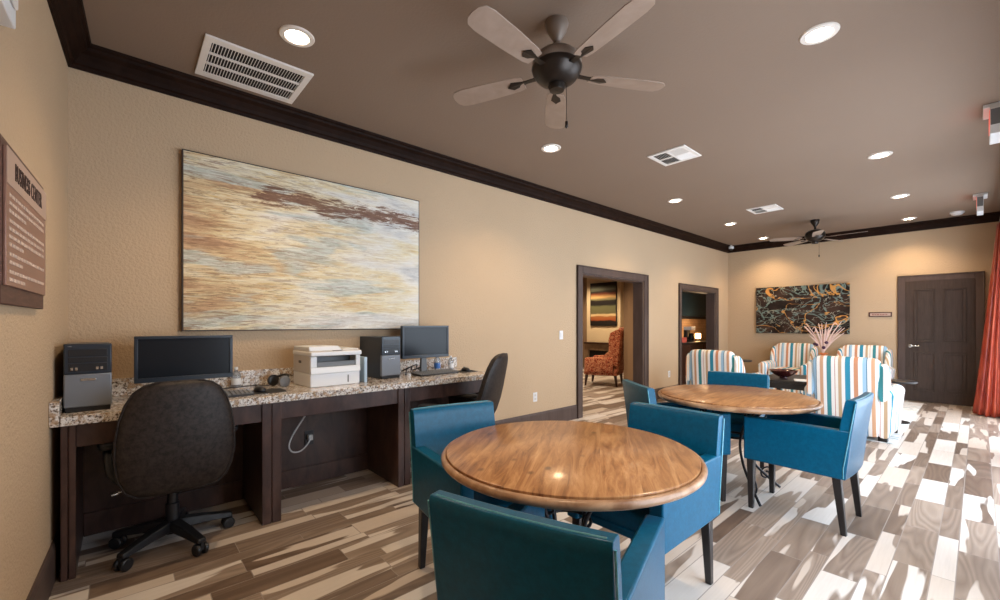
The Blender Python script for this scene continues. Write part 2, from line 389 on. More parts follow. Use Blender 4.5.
# crown mouldings (profile: out from wall d, z)
PROF = [(0,2.865), (.012,2.865), (.018,2.885), (.03,2.892), (.04,2.915), (.062,2.945), (.088,2.962), (.094,2.978), (.108,2.984), (.112,3.0), (0,3.0)]
struct(MB().prism([(d,z) for d,z in PROF], 'y', -.02, YF), 'trim_1', M['crown'])
struct(MB().prism([(YF-d,z) for d,z in PROF], 'x', 0, XR), 'trim_2', M['crown'])
mb = MB(); mb.loft([[(0, .03+d, z) for d,z in PROF], [(XR, near_y(XR)+d, z) for d,z in PROF]]); struct(mb, 'trim_3', M['crown'])
struct(MB().prism([(XR-d,z) for d,z in PROF], 'y', -.1, YF), 'trim_4', M['crown'])
BP = [(0,0), (.016,0), (.016,.165), (.012,.178), (.007,.19), (0,.19)]
mb = MB()
for a, b in ((3.0, D1[0]-.11), (D1[1]+.11, D2[0]-.09), (D2[1]+.09, YF)): mb.prism(BP, 'y', a, b)
struct(mb, 'baseboard_left', M['casing'])
mb = MB(); mb.prism([(YF-d,z) for d,z in BP], 'x', 0, 2.75); mb.prism([(YF-d,z) for d,z in BP], 'x', 3.75, XR); struct(mb, 'baseboard_far', M['casing'])
mb = MB(); mb.loft([[(0.02, near_y(0.02)+d, z) for d,z in BP], [(XR, near_y(XR)+d, z) for d,z in BP]]); struct(mb, 'baseboard_near', M['casing'])
mb = MB()
for a, b in ((0,1.54),(3.26,3.84),(6.26,6.94),(9.16,YF)): mb.prism([(XR-d,z) for d,z in BP], 'y', a, b)
struct(mb, 'baseboard_right', M['casing'])

# casings and lined jambs of the two openings
def opening(idx, y0, y1, zt, cw, ch):
    mb = MB(); t_ = .022
    mb.box(0, t_, y0-cw, y0, 0, zt+ch); mb.box(0, t_, y1, y1+cw, 0, zt+ch); mb.box(0, t_, y0, y1, zt, zt+ch)
    mb.box(0, t_+.012, y0-cw, y0-cw+.018, 0, zt+ch); mb.box(0, t_+.012, y1+cw-.018, y1+cw, 0, zt+ch); mb.box(0, t_+.012, y0-cw+.018, y1+cw-.018, zt+ch-.018, zt+ch)
    mb.box(-.17, 0, y0, y0+.02, 0, zt); mb.box(-.17, 0, y1-.02, y1, 0, zt); mb.box(-.17, 0, y0+.02, y1-.02, zt-.02, zt)
    mb.box(-.18, -.16, y0-cw, y0+.02, 0, zt+ch); mb.box(-.18, -.16, y1-.02, y1+cw, 0, zt+ch); mb.box(-.18, -.16, y0+.02, y1-.02, zt-.02, zt+ch)
    struct(mb, 'trim_%d' % idx, M['casing'], bevel=.004, seg=1)
opening(5, D1[0], D1[1], D1[2], .12, .11); opening(6, D2[0], D2[1], D2[2], .10, .10)

# far door with casing
dr = struct(MB().box(2.85, 3.64, YF-.03, YF-.001, .006, 2.02), 'door_1', M['door'])
def panel(x0, x1, z0, z1):
    mb = MB(); y = YF-.03
    for (a,b,c,d) in ((x0,x1,z0,z0+.02), (x0,x1,z1-.02,z1), (x0,x0+.02,z0+.02,z1-.02), (x1-.02,x1,z0+.02,z1-.02)):
        mb.box(a, b, y-.012, y, c, d)
    mb.box(x0+.045, x1-.045, y-.008, y, z0+.045, z1-.045)
    mb.build('door_panel', M['door'], dr, bevel=.004)
for x0, x1 in ((2.95, 3.20), (3.30, 3.55)):
    panel(x0, x1, .18, .84); panel(x0, x1, 1.0, 1.88)
h = MB(); h.lathe([(0,0),(.028,0),(.028,.012),(.012,.016),(.012,.05),(0,.05)], 16)
h.v = [(2.905+a, YF-.03-c, .93+b) for a,b,c in h.v]; h.tube([(2.905,YF-.075,.93),(2.96,YF-.082,.932),(3.015,YF-.078,.928)], .009)
h.build('door_handle', M['chrome'], dr, smooth=60)
mb = MB(); c0, c1, zt = 2.85, 3.64, 2.02
for o_, t_ in ((0,.02), (.0,.0)):
    pass
mb.box(c0-.10, c0, YF-.024, YF, 0, zt+.10); mb.box(c1, c1+.10, YF-.024, YF, 0, zt+.10); mb.box(c0, c1, YF-.024, YF, zt, zt+.10)
mb.box(c0-.10, c0-.082, YF-.036, YF, 0, zt+.10); mb.box(c1+.082, c1+.10, YF-.036, YF, 0, zt+.10); mb.box(c0-.082, c1+.082, YF-.036, YF, zt+.082, zt+.10)
struct(mb, 'trim_7', M['casing'], bevel=.004, seg=1)

# ------------------------------------------------------------------ sitting room seen through the first opening
struct(MB().box(-5.2, -5.04, 3.4, 12.2, 0, 2.8), 'wall_sitting_room_left', M['wall_brown'])
struct(MB().box(-5.04, -1.16, 10.55, 10.7, 0, 2.8), 'wall_sitting_room_far', M['wall_brown'])
struct(MB().box(-5.04, -.16, 3.4, 3.55, 0, 2.8), 'wall_sitting_room_near', M['wall_brown'])
struct(MB().box(-1.16, -1.0, 7.97, 12.2, 0, 2.8), 'wall_partition', M['wall_brown'])
struct(MB().box(-1.0, -.16, 7.86, 7.97, 0, 2.8), 'wall_partition_end', M['wall_brown'])
struct(MB().box(-1.0, 0, 12.1, 12.2, 0, 2.8), 'wall_kitchen_far', M['wall_brown'])
struct(MB().box(-.16, 0, YF+.2, 12.2, 0, 2.8), 'wall_kitchen_right', M['wall_brown'])
struct(MB().box(-5.2, -.16, 3.4, 12.2, 2.8, 2.9), 'ceiling_sitting_room', M['ceiling'])
# chimney breast
struct(MB().box(-3.82, -2.72, 10.28, 10.55, 0, 2.8), 'wall_chimney_breast', M['wall_cream'])
fp = thing('fireplace', 'brown fireplace surround with black firebox under the banded picture', 'fireplace', (-3.33, 10.275, 0))
mb = MB(); mb.box(-.49,-.36,-.10,0,0,.74); mb.box(.36,.62,-.10,0,0,.74); mb.box(-.36,.36,-.10,0,.56,.74); mb.build('surround', wood('brown_stone_surround', (.16,.10,.06), (.26,.17,.10)), fp, bevel=.004)
MB().box(-.48,.68,-.16,0,.74,.79).build('mantel', M['red_wood'], fp, bevel=.006)
MB().box(-.36,.36,-.05,0,.0,.56).build('firebox', M['dark'], fp)
pc = thing('framed_picture', 'tall abstract picture of horizontal orange, green and cream bands above fireplace', 'picture', (-3.245, 10.276, 1.85))
MB().box(-.43,.43,-.03,0,-.60,.60).build('frame', M['black'], pc, bevel=.004)
MB().box(-.41,.41,-.036,-.03,-.58,.58).build('canvas', M['artband'], pc)

def wing_chair_red():
    t = thing('wingback_chair', 'red and gold patterned wingback chair on dark legs in the next room', 'chair')
    # faces -y in local space
    mb = MB(); mb.loft([rr(0, .30+.10*(z-.3), hx, .06, z, 5) for z, hx in ((.3,.30),(.5,.31),(.8,.33),(1.0,.34),(1.1,.33),(1.17,.27),(1.19,.20))]); mb.build('backrest', M['redpat'], t, smooth=60)
    for s in (-1,1):
        mb = MB(); mb.loft([[(s*.30,.30+.1*(z-.3)+.03,z),(s*.35,.30+.1*(z-.3)+.03,z),(s*.36,.30+.1*(z-.3)-dy,z),(s*.31,.30+.1*(z-.3)-dy,z)] for z, dy in ((.42,.30),(.62,.27),(.72,.17),(.95,.20),(1.08,.18),(1.15,.06))]); mb.build('wing', M['redpat'], t, bevel=.012)
        mb = MB(); mb.loft([rr(s*.335, z, .05, .10, None, 3, 16) for z in (.50,)]*1 if False else [[(x, y, z) for x, z in rr(s*.335, .42+dz, .045, .16, None, 4, 16)] for y, dz in ((-.30,-.02),(-.26,0),(.25,0.02))]); mb.build('arm', M['redpat'], t, smooth=60)
    MB().box(-.33,.33,-.33,.33,.22,.36).build('seat_base', M['redpat'], t, bevel=.02)
    mb = MB(); mb.loft([rr(0,-.05,.28*k,.29*k,z,6) for z,k in ((.36,.96),(.38,1),(.45,1),(.475,.95))]); mb.build('seat_cushion', M['redpat'], t, smooth=60)
    for sx_ in (-1,1):
        for sy in (-1,1):
            mb = MB(); x, y = sx_*.28, sy*.28; mb.loft([rr(x+sx_*.0, y+sy*.03, .018,.018,0), rr(x,y,.03,.03,.23)]); mb.build('leg', M['red_wood'], t, smooth=60)
    return t
rc = wing_chair_red(); rc.location = (-1.70, 8.06, 0); rc.rotation_euler = (0,0,R(-68)); rc.scale = (1.06,1.06,1.03); 

# kitchenette seen through the second opening
tv = thing('television', 'dark wall-mounted screen above tiled counter in the kitchenette', 'television', (-.995, 10.75, 1.78))
MB().box(0,.07,-.95,.95,-.36,.36).build('casing', M['black'], tv, bevel=.008)
MB().box(.07,.074,-.90,.90,-.29,.33).build('screen', mat('blue_dark_screen', (.02,.045,.065), .25, spec=.5), tv)
struct(MB().box(-.998,-.99, 8.2, 12.1, .9, 1.42), 'trim_8', M['tile'])
kc = thing('kitchen_counter', 'dark base cabinet with black worktop under the tiled backsplash', 'cabinet', (-.72, 10.2, 0))
MB().box(-.27,.20,-1.9,1.9,0,.86).build('body', M['red_wood'], kc)
MB().box(-.275,.24,-1.9,1.9,.86,.90).build('worktop', M['black'], kc, bevel=.005)
for k in range(6):
    a = -1.88+k*.63; d = MB().box(.20,.222,a,a+.61,.08,.83).build('cabinet_door', M['red_wood'], kc, bevel=.006)
cp = thing('coffee_maker', 'small dark and cream coffee maker on the kitchenette counter', 'appliance', (-.72, 9.98, .9))
MB().box(-.09,.09,-.10,.10,0,.03).build('base', M['black'], cp, bevel=.006); MB().box(-.09,-.02,-.10,.10,.03,.26).build('tower', M['black'], cp, bevel=.006); MB().box(-.09,.09,-.10,.10,.26,.34).build('head', M['white'], cp, bevel=.01)
MB().lathe([(0,.03),(.055,.03),(.062,.08),(.05,.16),(.04,.19)], 20, .04, 0).build('jug', M['screen'], cp, smooth=50)
lp = thing('candle_lamp', 'small glowing candle lamp at the right end of the counter', 'lamp', (-.70, 10.38, .9))
MB().lathe([(0,0),(.05,0),(.05,.02),(.02,.03),(.015,.06),(0,.06)], 20).build('base', M['bronze'], lp, smooth=50)
MB().lathe([(.05,.06),(.06,.07),(.06,.17),(.05,.18)], 20).build('lamp_shade', M['glow'], lp, smooth=50)
bx_ = MB().box(-.08,.08,-.11,.11,0,.11).build('snack_box', mat('red_carton', (.55,.10,.07), .5), bevel=.004); bx_.location = (-.62, 9.35, .9); tag(bx_, 'small red box at the left end of the kitchenette counter', 'box')

# ------------------------------------------------------------------ desk
DT, DX0, DX1, DY0, DY1 = .835, .0, .64, .045, 2.92
dk = thing('long_desk', 'dark espresso built-in desk with open knee spaces along the tan wall', 'desk', (0,0,0))
for y0, y1 in ((.045,.10), (.951,1.064), (1.918,2.026), (2.80,2.90)):
    MB().box(.03,.605,y0+.001,y1-.001,.0,DT-.05).build('side_panel', M['desk'], dk, bevel=.003)
    yc = (y0+y1)/2
    mb = MB(); mb.box(.605,.617,y0,yc-.002,.0,DT-.05); mb.box(.605,.617,yc+.002,y1,.0,DT-.05); mb.build('stile', M['desk'], dk, bevel=.002, seg=1)
for y0, y1 in ((.10,.951), (1.064,1.918), (2.026,2.80)):
    MB().box(.585,.605,y0,y1,.667,DT-.05).build('apron', M['desk'], dk, bevel=.002, seg=1)
    MB().box(.022,.04,y0,y1,.0,DT-.05).build('back_panel', M['desk'], dk)
    MB().box(.04,.055,y0,y1,.0,.14).build('plinth', M['desk'], dk, bevel=.003)
wt = thing('granite_worktop', 'speckled beige and black granite worktop running the length of the desk', 'worktop', (0,0,DT-.048))
MB().box(.0,.645,.045,DY1,0,.048).build('slab', M['granite'], wt, bevel=.004)
sp1 = MB().box(.0,.02,.045,DY1,.001,.115).build('granite_splashback', M['granite'], bevel=.003); sp1.location = (.001,0,DT); tag(sp1, 'long low granite splashback against the tan wall behind the printer and monitors', 'splashback')
mb = MB(); mb.hexa([(.022,near_y(.022)+.001,0),(.643,near_y(.643)+.001,0),(.643,.043,0),(.022,.043,0)], [(.022,near_y(.022)+.001,.125),(.643,near_y(.643)+.001,.125),(.643,.043,.125),(.022,.043,.125)])
sp2 = mb.build('granite_splashback', M['granite'], bevel=.002, seg=1); sp2.location = (0,0,DT-.048); tag(sp2, 'short granite side splashback at the left end beside the computer tower', 'splashback')

def outlet(name, loc, rz, label, plate, cat='outlet', switch=False):
    t = thing(name, label, cat, loc, rz)       # faces +x
    MB().box(0,.006,-.036,.036,-.058,.058).build('cover_plate', plate, t, bevel=.003)
    if switch: MB().box(.006,.012,-.014,.014,-.03,.03).build('rocker', M['white'], t, bevel=.002)
    else:
        for z in (-.022,.022): MB().box(.006,.009,-.016,.016,z-.014,z+.014).build('socket', M['offwhite'] if plate is M['white'] else M['black'], t, bevel=.003)
    return t
outlet('light_switch', (0,4.627,1.154), 0, 'white light switch on the tan wall left of the wider doorway', M['white'], 'switch', True)
outlet('wall_outlet', (0,4.129,.388), 0, 'white wall outlet low on the wall between desk and wider doorway', M['white'])
outlet('wall_outlet', (0,7.586,.406), 0, 'white wall outlet low on the wall between the two doorways', M['white'])
outlet('wall_outlet', (.04,1.42,.37), 0, 'black wall outlet with white plug under the middle of the desk', M['black'])
outlet('wall_outlet', (.04,.30,.40), 0, 'black wall outlet under the left end of the desk', M['black'])
pc_ = thing('power_cord', 'white power cord looping down from the desk to the outlet below', 'cord', (.05,1.42,.38))
cp_ = [(.0+.02*math.sin(k*.4), .03+.0*k, 0) for k in range(2)]
pts = [(.03,.0,.0),(.05,-.02,-.03),(.06,-.06,-.07),(.06,-.10,-.09),(.06,-.15,-.08),(.055,-.17,-.03),(.05,-.14,.05),(.05,-.08,.14),(.05,-.03,.22),(.05,-.01,.30),(.05,-.01,.40)]
def smooth_pts(p, k=4):
    out = []; p = [Vector(q) for q in p]
    for i in range(len(p)-1):
        a = p[max(i-1,0)]; b = p[i]; c = p[i+1]; d = p[min(i+2,len(p)-1)]
        for j in range(k):
            t = j/k; out.append(.5*((2*b)+(-a+c)*t+(2*a-5*b+4*c-d)*t*t+(-a+3*b-3*c+d)*t**3))
    return out+[p[-1]]
MB().tube(smooth_pts(pts), .006).build('cable', M['plug'], pc_, smooth=180)
MB().box(-.002,.035,-.018,.018,-.025,.02).build('plug', M['plug'], pc_, bevel=.005)
pg = MB().box(0,.04,-.02,.02,-.02,.02).build('plug_adapter', M['plug'], bevel=.006); pg.location = (.049,.30,.385); tag(pg, 'white plug in the black outlet under the left desk bay', 'plug')

# ------------------------------------------------------------------ computers
def tower():
    t = thing('computer_tower', 'tower', 'computer')      # front faces +x, origin centre-bottom of front face
    MB().box(-.40,-.03,-.09,.09,.008,.355).build('case', M['darkblue'], t, bevel=.004)
    mb = MB(); mb.box(-.03,0,-.093,.093,.20,.36); mb.build('upper_bezel', M['darkblue'], t, bevel=.006)
    mb = MB(); mb.box(-.03,-.0,-.093,.093,.025,.20); lb = mb.build('lower_bezel', M['silver'], t, bevel=.006)
    MB().box(0,.003,-.03,.03,.163,.176).build('badge', M['chrome'], t, bevel=.001)
    mb = MB(); mb.box(0,.003,-.075,.075,.295,.330); mb.box(0,.003,-.075,.075,.262,.288); mb.build('drive_bay', M['black'], t, bevel=.002)
    MB().box(0,.003,-.075,.075,.215,.256).build('port_panel', M['black'], t, bevel=.002)
    for y in (-.062,-.045,.035,.052): MB().box(.003,.006,y-.005,y+.005,.222,.236).build('port', M['chrome'], t)
    MB().lathe([(0,0),(.007,0),(.007,.005),(0,.005)], 12).build('power_button', M['grey'], t).location = (0,-.07,.345)
    MB().box(-.40,-.005,-.088,.088,.0,.025).build('foot_base', M['black'], t, bevel=.003)
    return t
tw = tower()
place(tw, True, (.53,.142,DT), R(2), 'black and silver computer tower at the left end of the desk')
place(tw, False, (.35,1.995,DT), R(6), 'black and silver computer tower standing right of the printer')

def monitor(w, h, zb):
    t = thing('computer_monitor', 'monitor', 'monitor')
    b = MB(); b.box(-.045,-.012,-w/2,w/2,zb,zb+h); b.build('housing', M['darkblue'], t, bevel=.006)
    MB().box(-.085,-.045,-w*.3,w*.3,zb+.05,zb+h-.06).build('rear_cover', M['black'], t, bevel=.02)
    q = .018; mb = MB(); mb.box(-.012,0,-w/2,w/2,zb+h-q,zb+h); mb.box(-.012,0,-w/2,w/2,zb,zb+q*1.6); mb.box(-.012,0,-w/2,-w/2+q,zb+q*1.6,zb+h-q); mb.box(-.012,0,w/2-q,w/2,zb+q*1.6,zb+h-q)
    mb.build('bezel', M['darkblue'], t, bevel=.003)
    MB().box(-.012,-.007,-w/2+q,w/2-q,zb+q*1.6,zb+h-q).build('screen', M['screen'], t)
    mb = MB(); mb.hexa([(-.075,-.035,.015),(-.04,-.035,.015),(-.04,.035,.015),(-.075,.035,.015)], [(-.075,-.025,zb+.10),(-.05,-.025,zb+.10),(-.05,.025,zb+.10),(-.075,.025,zb+.10)]); mb.build('neck', M['grey'], t, bevel=.006)
    mb = MB(); mb.loft([rr(-.03,0,.09,.12,z,4) for z in (0,.012,.016)]); mb.build('stand_base', M['black'], t, smooth=40)
    return t
m1 = monitor(.51,.285,.105)
m1.location = (.31,.585,DT); m1['label'] = 'wide flat monitor behind the office chair at the left of the desk'
m2 = monitor(.50,.30,.15)
m2.location = (.26,2.40,DT); m2['label'] = 'dark flat monitor beside the right-hand computer tower'

def keyboard():
    t = thing('keyboard', 'kb', 'keyboard')
    MB().hexa([(-.07,-.22,0),(.07,-.22,0),(.07,.22,0),(-.07,.22,0)], [(-.07,-.22,.024),(.07,-.22,.012),(.07,.22,.012),(-.07,.22,.024)]).build('body', M['black'], t, bevel=.003)
    mb = MB()
    for r in range(5):
        for c in range(18):
            x = -.055+r*.026; y = -.208+c*.0245; z = .023-.0857*(x+.055)
            mb.hexa([(x-.010,y-.0095,z-.002),(x+.010,y-.0095,z-.003),(x+.010,y+.0095,z-.003),(x-.010,y+.0095,z-.002)], [(x-.008,y-.0075,z+.006),(x+.008,y-.0075,z+.005),(x+.008,y+.0075,z+.005),(x-.008,y+.0075,z+.006)])
    mb.build('keys', M['grey'], t); return t
kb = keyboard()
place(kb, True, (.47,.70,DT), 0, 'black keyboard partly behind the left office chair back')
place(kb, False, (.33,2.46,DT), R(4), 'black keyboard in front of the right-hand monitor')
def mouse():
    t = thing('computer_mouse', 'm', 'mouse')
    mb = MB(); mb.loft([rr(0,0,.055*k,.03*k,z,2.6,20) for z,k in ((0,.92),(.006,1),(.018,.95),(.028,.75),(.034,.4))]); mb.build('shell', M['black'], t, smooth=180)
    MB().tube([(-.035,0,.034),(-.02,0,.036)], .004).build('scroll_wheel', M['grey'], t, smooth=60); return t
ms = mouse()
place(ms, True, (.42,.98,DT+.004), R(15), 'black mouse on the dark mat right of the left keyboard')
place(ms, False, (.33,2.80,DT+.004), 0, 'black mouse at the right end of the desk')
mm = MB(); mm.loft([rr(0,0,.10,.12,z,8) for z in (0,.003)]); o = mm.build('mouse_mat', mat('black_mat', (.015,.015,.017), .7)); o.location = (.42,1.01,DT); tag(o, 'black mouse mat under the mouse at the left desk bay', 'mouse mat')
mm = MB(); mm.loft([rr(0,0,.09,.10,z,8) for z in (0,.003)]); o = mm.build('mouse_mat', bpy.data.materials['black_mat']); o.location = (.33,2.80,DT); tag(o, 'black mouse mat at the right end of the desk', 'mouse mat')
hp = thing('headphones', 'black over-ear headphones lying on the worktop left of the printer', 'headphones', (.22,1.13,DT), R(20))
MB().tube([(.07*math.cos(a), .085*math.sin(a), .045+.035*math.sin(a)) for a in [R(20+14*k) for k in range(11)]], .011).build('headband', M['black'], hp, smooth=180)
for s in (-1,1):
    mb = MB(); mb.lathe([(0,-.018),(.036,-.018),(.042,-.008),(.042,.010),(.03,.018),(0,.018)], 20); mb.v = [(s*.065+c, .02+a, .042+b) for a,b,c in mb.v]; mb.build('ear_cup', M['grey'] if s > 0 else M['black'], hp, smooth=50)
# cable run
cb = thing('monitor_cable', 'thin black cable trailing from the left monitor across the worktop', 'cable', (.1,.9,DT))
MB().tube(smooth_pts([(.0,-.25,.006),(.03,-.1,.006),(-.02,.05,.006),(.05,.17,.006),(.02,.28,.006)]), .004).build('cord', M['black'], cb, smooth=180)
cb = thing('monitor_cable', 'tangle of black cables behind the right-hand monitor stand', 'cable', (.15,2.32,DT))
MB().tube(smooth_pts([(.0,-.12,.03),(.05,-.05,.07),(-.02,.0,.03),(.06,.06,.06),(.0,.12,.005),(.05,.2,.005)]), .006).build('cord', M['black'], cb, smooth=180)
MB().tube(smooth_pts([(.08,-.12,.005),(.02,-.07,.05),(.07,.0,.09),(.0,.04,.05),(.08,.1,.01)]), .005).build('cord', M['black'], cb, smooth=180)
# bottles by the right monitor
def bottle(loc, h, r, label, lab=M['bluelabel']):
    t = thing('plastic_bottle', label, 'bottle', loc)
    MB().lathe([(0,0),(r,0),(r,h*.62),(r*.8,h*.72),(r*.35,h*.82),(r*.35,h*.88),(0,h*.88)], 20).build('body', M['water'], t, smooth=50)
    MB().lathe([(r*1.01,h*.15),(r*1.02,h*.16),(r*1.02,h*.45),(r*1.01,h*.46)], 20, cap=False).build('bottle_label', lab, t, smooth=50)
    MB().lathe([(0,h*.88),(r*.42,h*.88),(r*.42,h),(0,h)], 16).build('cap', M['white'], t, smooth=40)
bottle((.10,2.62,DT), .17, .032, 'clear bottle with a blue label behind the right end of the monitor')
bottle((.09,2.79,DT), .14, .028, 'small clear bottle with white label near the right end of the splashback', M['white'])
bottle((.07,.90,DT), .15, .03, 'white pump bottle standing just right of the left monitor', M['white'])

# printer
pr = thing('printer', 'white multifunction laser printer with grey side in the middle of the desk', 'printer', (.47,1.485,DT), R(3))
w2 = .19
MB().box(-.36,-.012,-w2,w2,.0,.10).build('paper_tray', M['white'], pr, bevel=.008)
MB().box(-.36,-.03,-w2,-w2+.02,.10,.27).build('side_cover', M['offwhite'], pr, bevel=.006)
MB().box(-.36,-.03,w2-.02,w2,.10,.27).build('side_cover', M['offwhite'], pr, bevel=.006)
mb = MB(); mb.box(-.36,-.14,-w2+.02,w2-.02,.10,.215); mb.box(-.14,-.03,-w2+.02,w2-.02,.10,.135); mb.build('body', M['grey'], pr, bevel=.003)
mb = MB(); mb.hexa([(-.03,-w2,.10),(.0,-w2,.10),(.0,w2,.10),(-.03,w2,.10)], [(-.03,-w2,.145),(-.006,-w2,.145),(-.006,w2,.145),(-.03,w2,.145)]); mb.box(-.03,-.006,-w2,-w2+.045,.145,.225); mb.box(-.03,-.006,w2-.035,w2,.145,.225); mb.build('front_cover', M['white'], pr, bevel=.003)
MB().box(-.034,-.008,-w2+.046,w2-.036,.146,.185).build('output_flap', M['grey'], pr, bevel=.003)
MB().box(-.36,.012,-w2-.005,w2+.005,.228,.262).build('scanner_bed', M['white'], pr, bevel=.008)
mb = MB(); mb.hexa([(-.35,-w2,.262),(-.03,-w2,.262),(-.03,.06,.262),(-.35,.06,.262)], [(-.35,-w2,.295),(-.04,-w2,.300),(-.04,.03,.300),(-.35,.03,.295)]); mb.box(-.35,-.03,.06,w2,.262,.275); mb.build('document_feeder', M['white'], pr, bevel=.006)
mb = MB(); mb.hexa([(-.03,-w2+.01,.262),(.010,-w2+.01,.252),(.010,w2-.01,.252),(-.03,w2-.01,.262)], [(-.03,-w2+.01,.268),(.010,-w2+.01,.262),(.010,w2-.01,.262),(-.03,w2-.01,.268)]); mb.build('control_panel', M['offwhite'], pr, bevel=.002)
MB().box(-.014,.006,-.03,.04,.262,.267).build('display', M['black'], pr, bevel=.001)
MB().box(-.24,-.19,-w2-.002,-w2,.17,.19).build('side_grip', M['black'], pr)
MB().box(-.012,-.008,.09,.098,.02,.075).build('paper_gauge', M['grey'], pr)
tag(MB().box(0,.20,-.012,.012,0,.20).build('pale_blue_block', mat('pale_blue_finish', (.42,.55,.66), .5), bevel=.002), 'pale blue folder standing between the printer and the right tower', 'block').location = (.22,1.735,DT)  # plain thin pale blue upright block filling the gap beside the printer

# ------------------------------------------------------------------ big painting, sign
pa = thing('abstract_painting', 'large unframed abstract canvas of cream, tan and blue streaks above the desk', 'painting', (0,1.517,1.878))
MB().box(.012,.045,-.925,.925,-.620,.620).build('canvas', M['art'], pa)
MB().box(.0,.043,-.933,.933,-.628,.628).build('stretcher_frame', mat('dark_canvas_edge', (.04,.025,.02), .6), pa)
fa = thing('abstract_painting', 'dark canvas of tangled orange and teal branches on the far wall', 'painting', (1.34, YF-.004, 1.583))
MB().box(-.766,.766,-.05,0,-.47,.47).build('canvas', M['artfar'], fa)
ds = thing('door_sign', 'small narrow name plate beside the dark far door', 'sign', (2.524, YF, 1.468))
MB().box(-.155,.155,-.015,0,-.042,.042).build('frame', M['signback'], ds, bevel=.003)
MB().box(-.135,.135,-.019,-.015,-.024,.024).build('plate', M['signtop'], ds)
mb = MB(); x = -.11
while x < .10:
    wd = random.uniform(.018,.04); mb.box(x,x+wd,-.0205,-.019,-.008,.006); x += wd+.010
mb.build('lettering', mat('red_brown_lettering', (.35,.10,.07), .5), ds)

sg = thing('wall_sign', 'brown copper Business Center sign on the wall at the left edge', 'sign', (0,0,0))
sw = Matrix.Translation((0,.03,0)) @ Matrix.Rotation(-ANG, 4, 'Z')
sg.matrix_world = sw @ Matrix.Translation((1.285, 0, 1.64))
MB().box(-.350,.350,.001,.022,-.275,.262).build('backing', M['signback'], sg, bevel=.003)
MB().box(-.335,.325,.022,.030,-.215,.235).build('plate', M['signface'], sg, bevel=.002)
MB().box(-.335,.325,.030,.032,.115,.235).build('heading_band', M['signtop'], sg)
fc = bpy.data.curves.new('heading_text', 'FONT'); fc.body = 'BUSINESS CENTER'; fc.size = .074; fc.extrude = .001; fc.align_x = 'CENTER'; fc.align_y = 'CENTER'; fc.space_character = 1.12
ft = bpy.data.objects.new('heading_text', fc); COL.objects.link(ft); ft.parent = sg; ft.location = (.0,.034,.163); ft.rotation_euler = (R(90),0,R(180)); fc.materials.append(M['signtext'])
bpy.context.view_layer.update(); _me = bpy.data.meshes.new_from_object(ft.evaluated_get(bpy.context.evaluated_depsgraph_get()))
f2_ = bpy.data.objects.new('heading_text', _me); COL.objects.link(f2_); f2_.parent = sg; f2_.location = (.0,.033,.172); f2_.rotation_euler = (R(90),0,R(180)); f2_.scale = (.68,1.15,1); bpy.data.objects.remove(ft); f2_.name = 'heading_text'
mb = MB(); z = .085
for ln in range(11):
    x = .29
    end = -.29 if ln not in (2,6,8,10) else random.uniform(-.05,.12)
    while x > end:
        wd = random.uniform(.02,.055); mb.box(max(x-wd,end),x,.030,.0315,z-.006,z+.005); x -= wd+.012
    z -= .026 if ln not in (2,6,8) else .032
mb.build('body_text', M['signline'], sg)
em = thing('wall_box_light', 'white box fixture high on the wall at the upper left corner', 'light fixture', (0,0,0))
em.matrix_world = sw @ Matrix.Translation((1.99, 0, 2.26))
MB().box(-.14,.14,0,.09,-.12,.12).build('housing', M['white'], em, bevel=.004); MB().box(-.11,.11,.09,.10,-.08,.06).build('cover', M['vent'], em, bevel=.006)

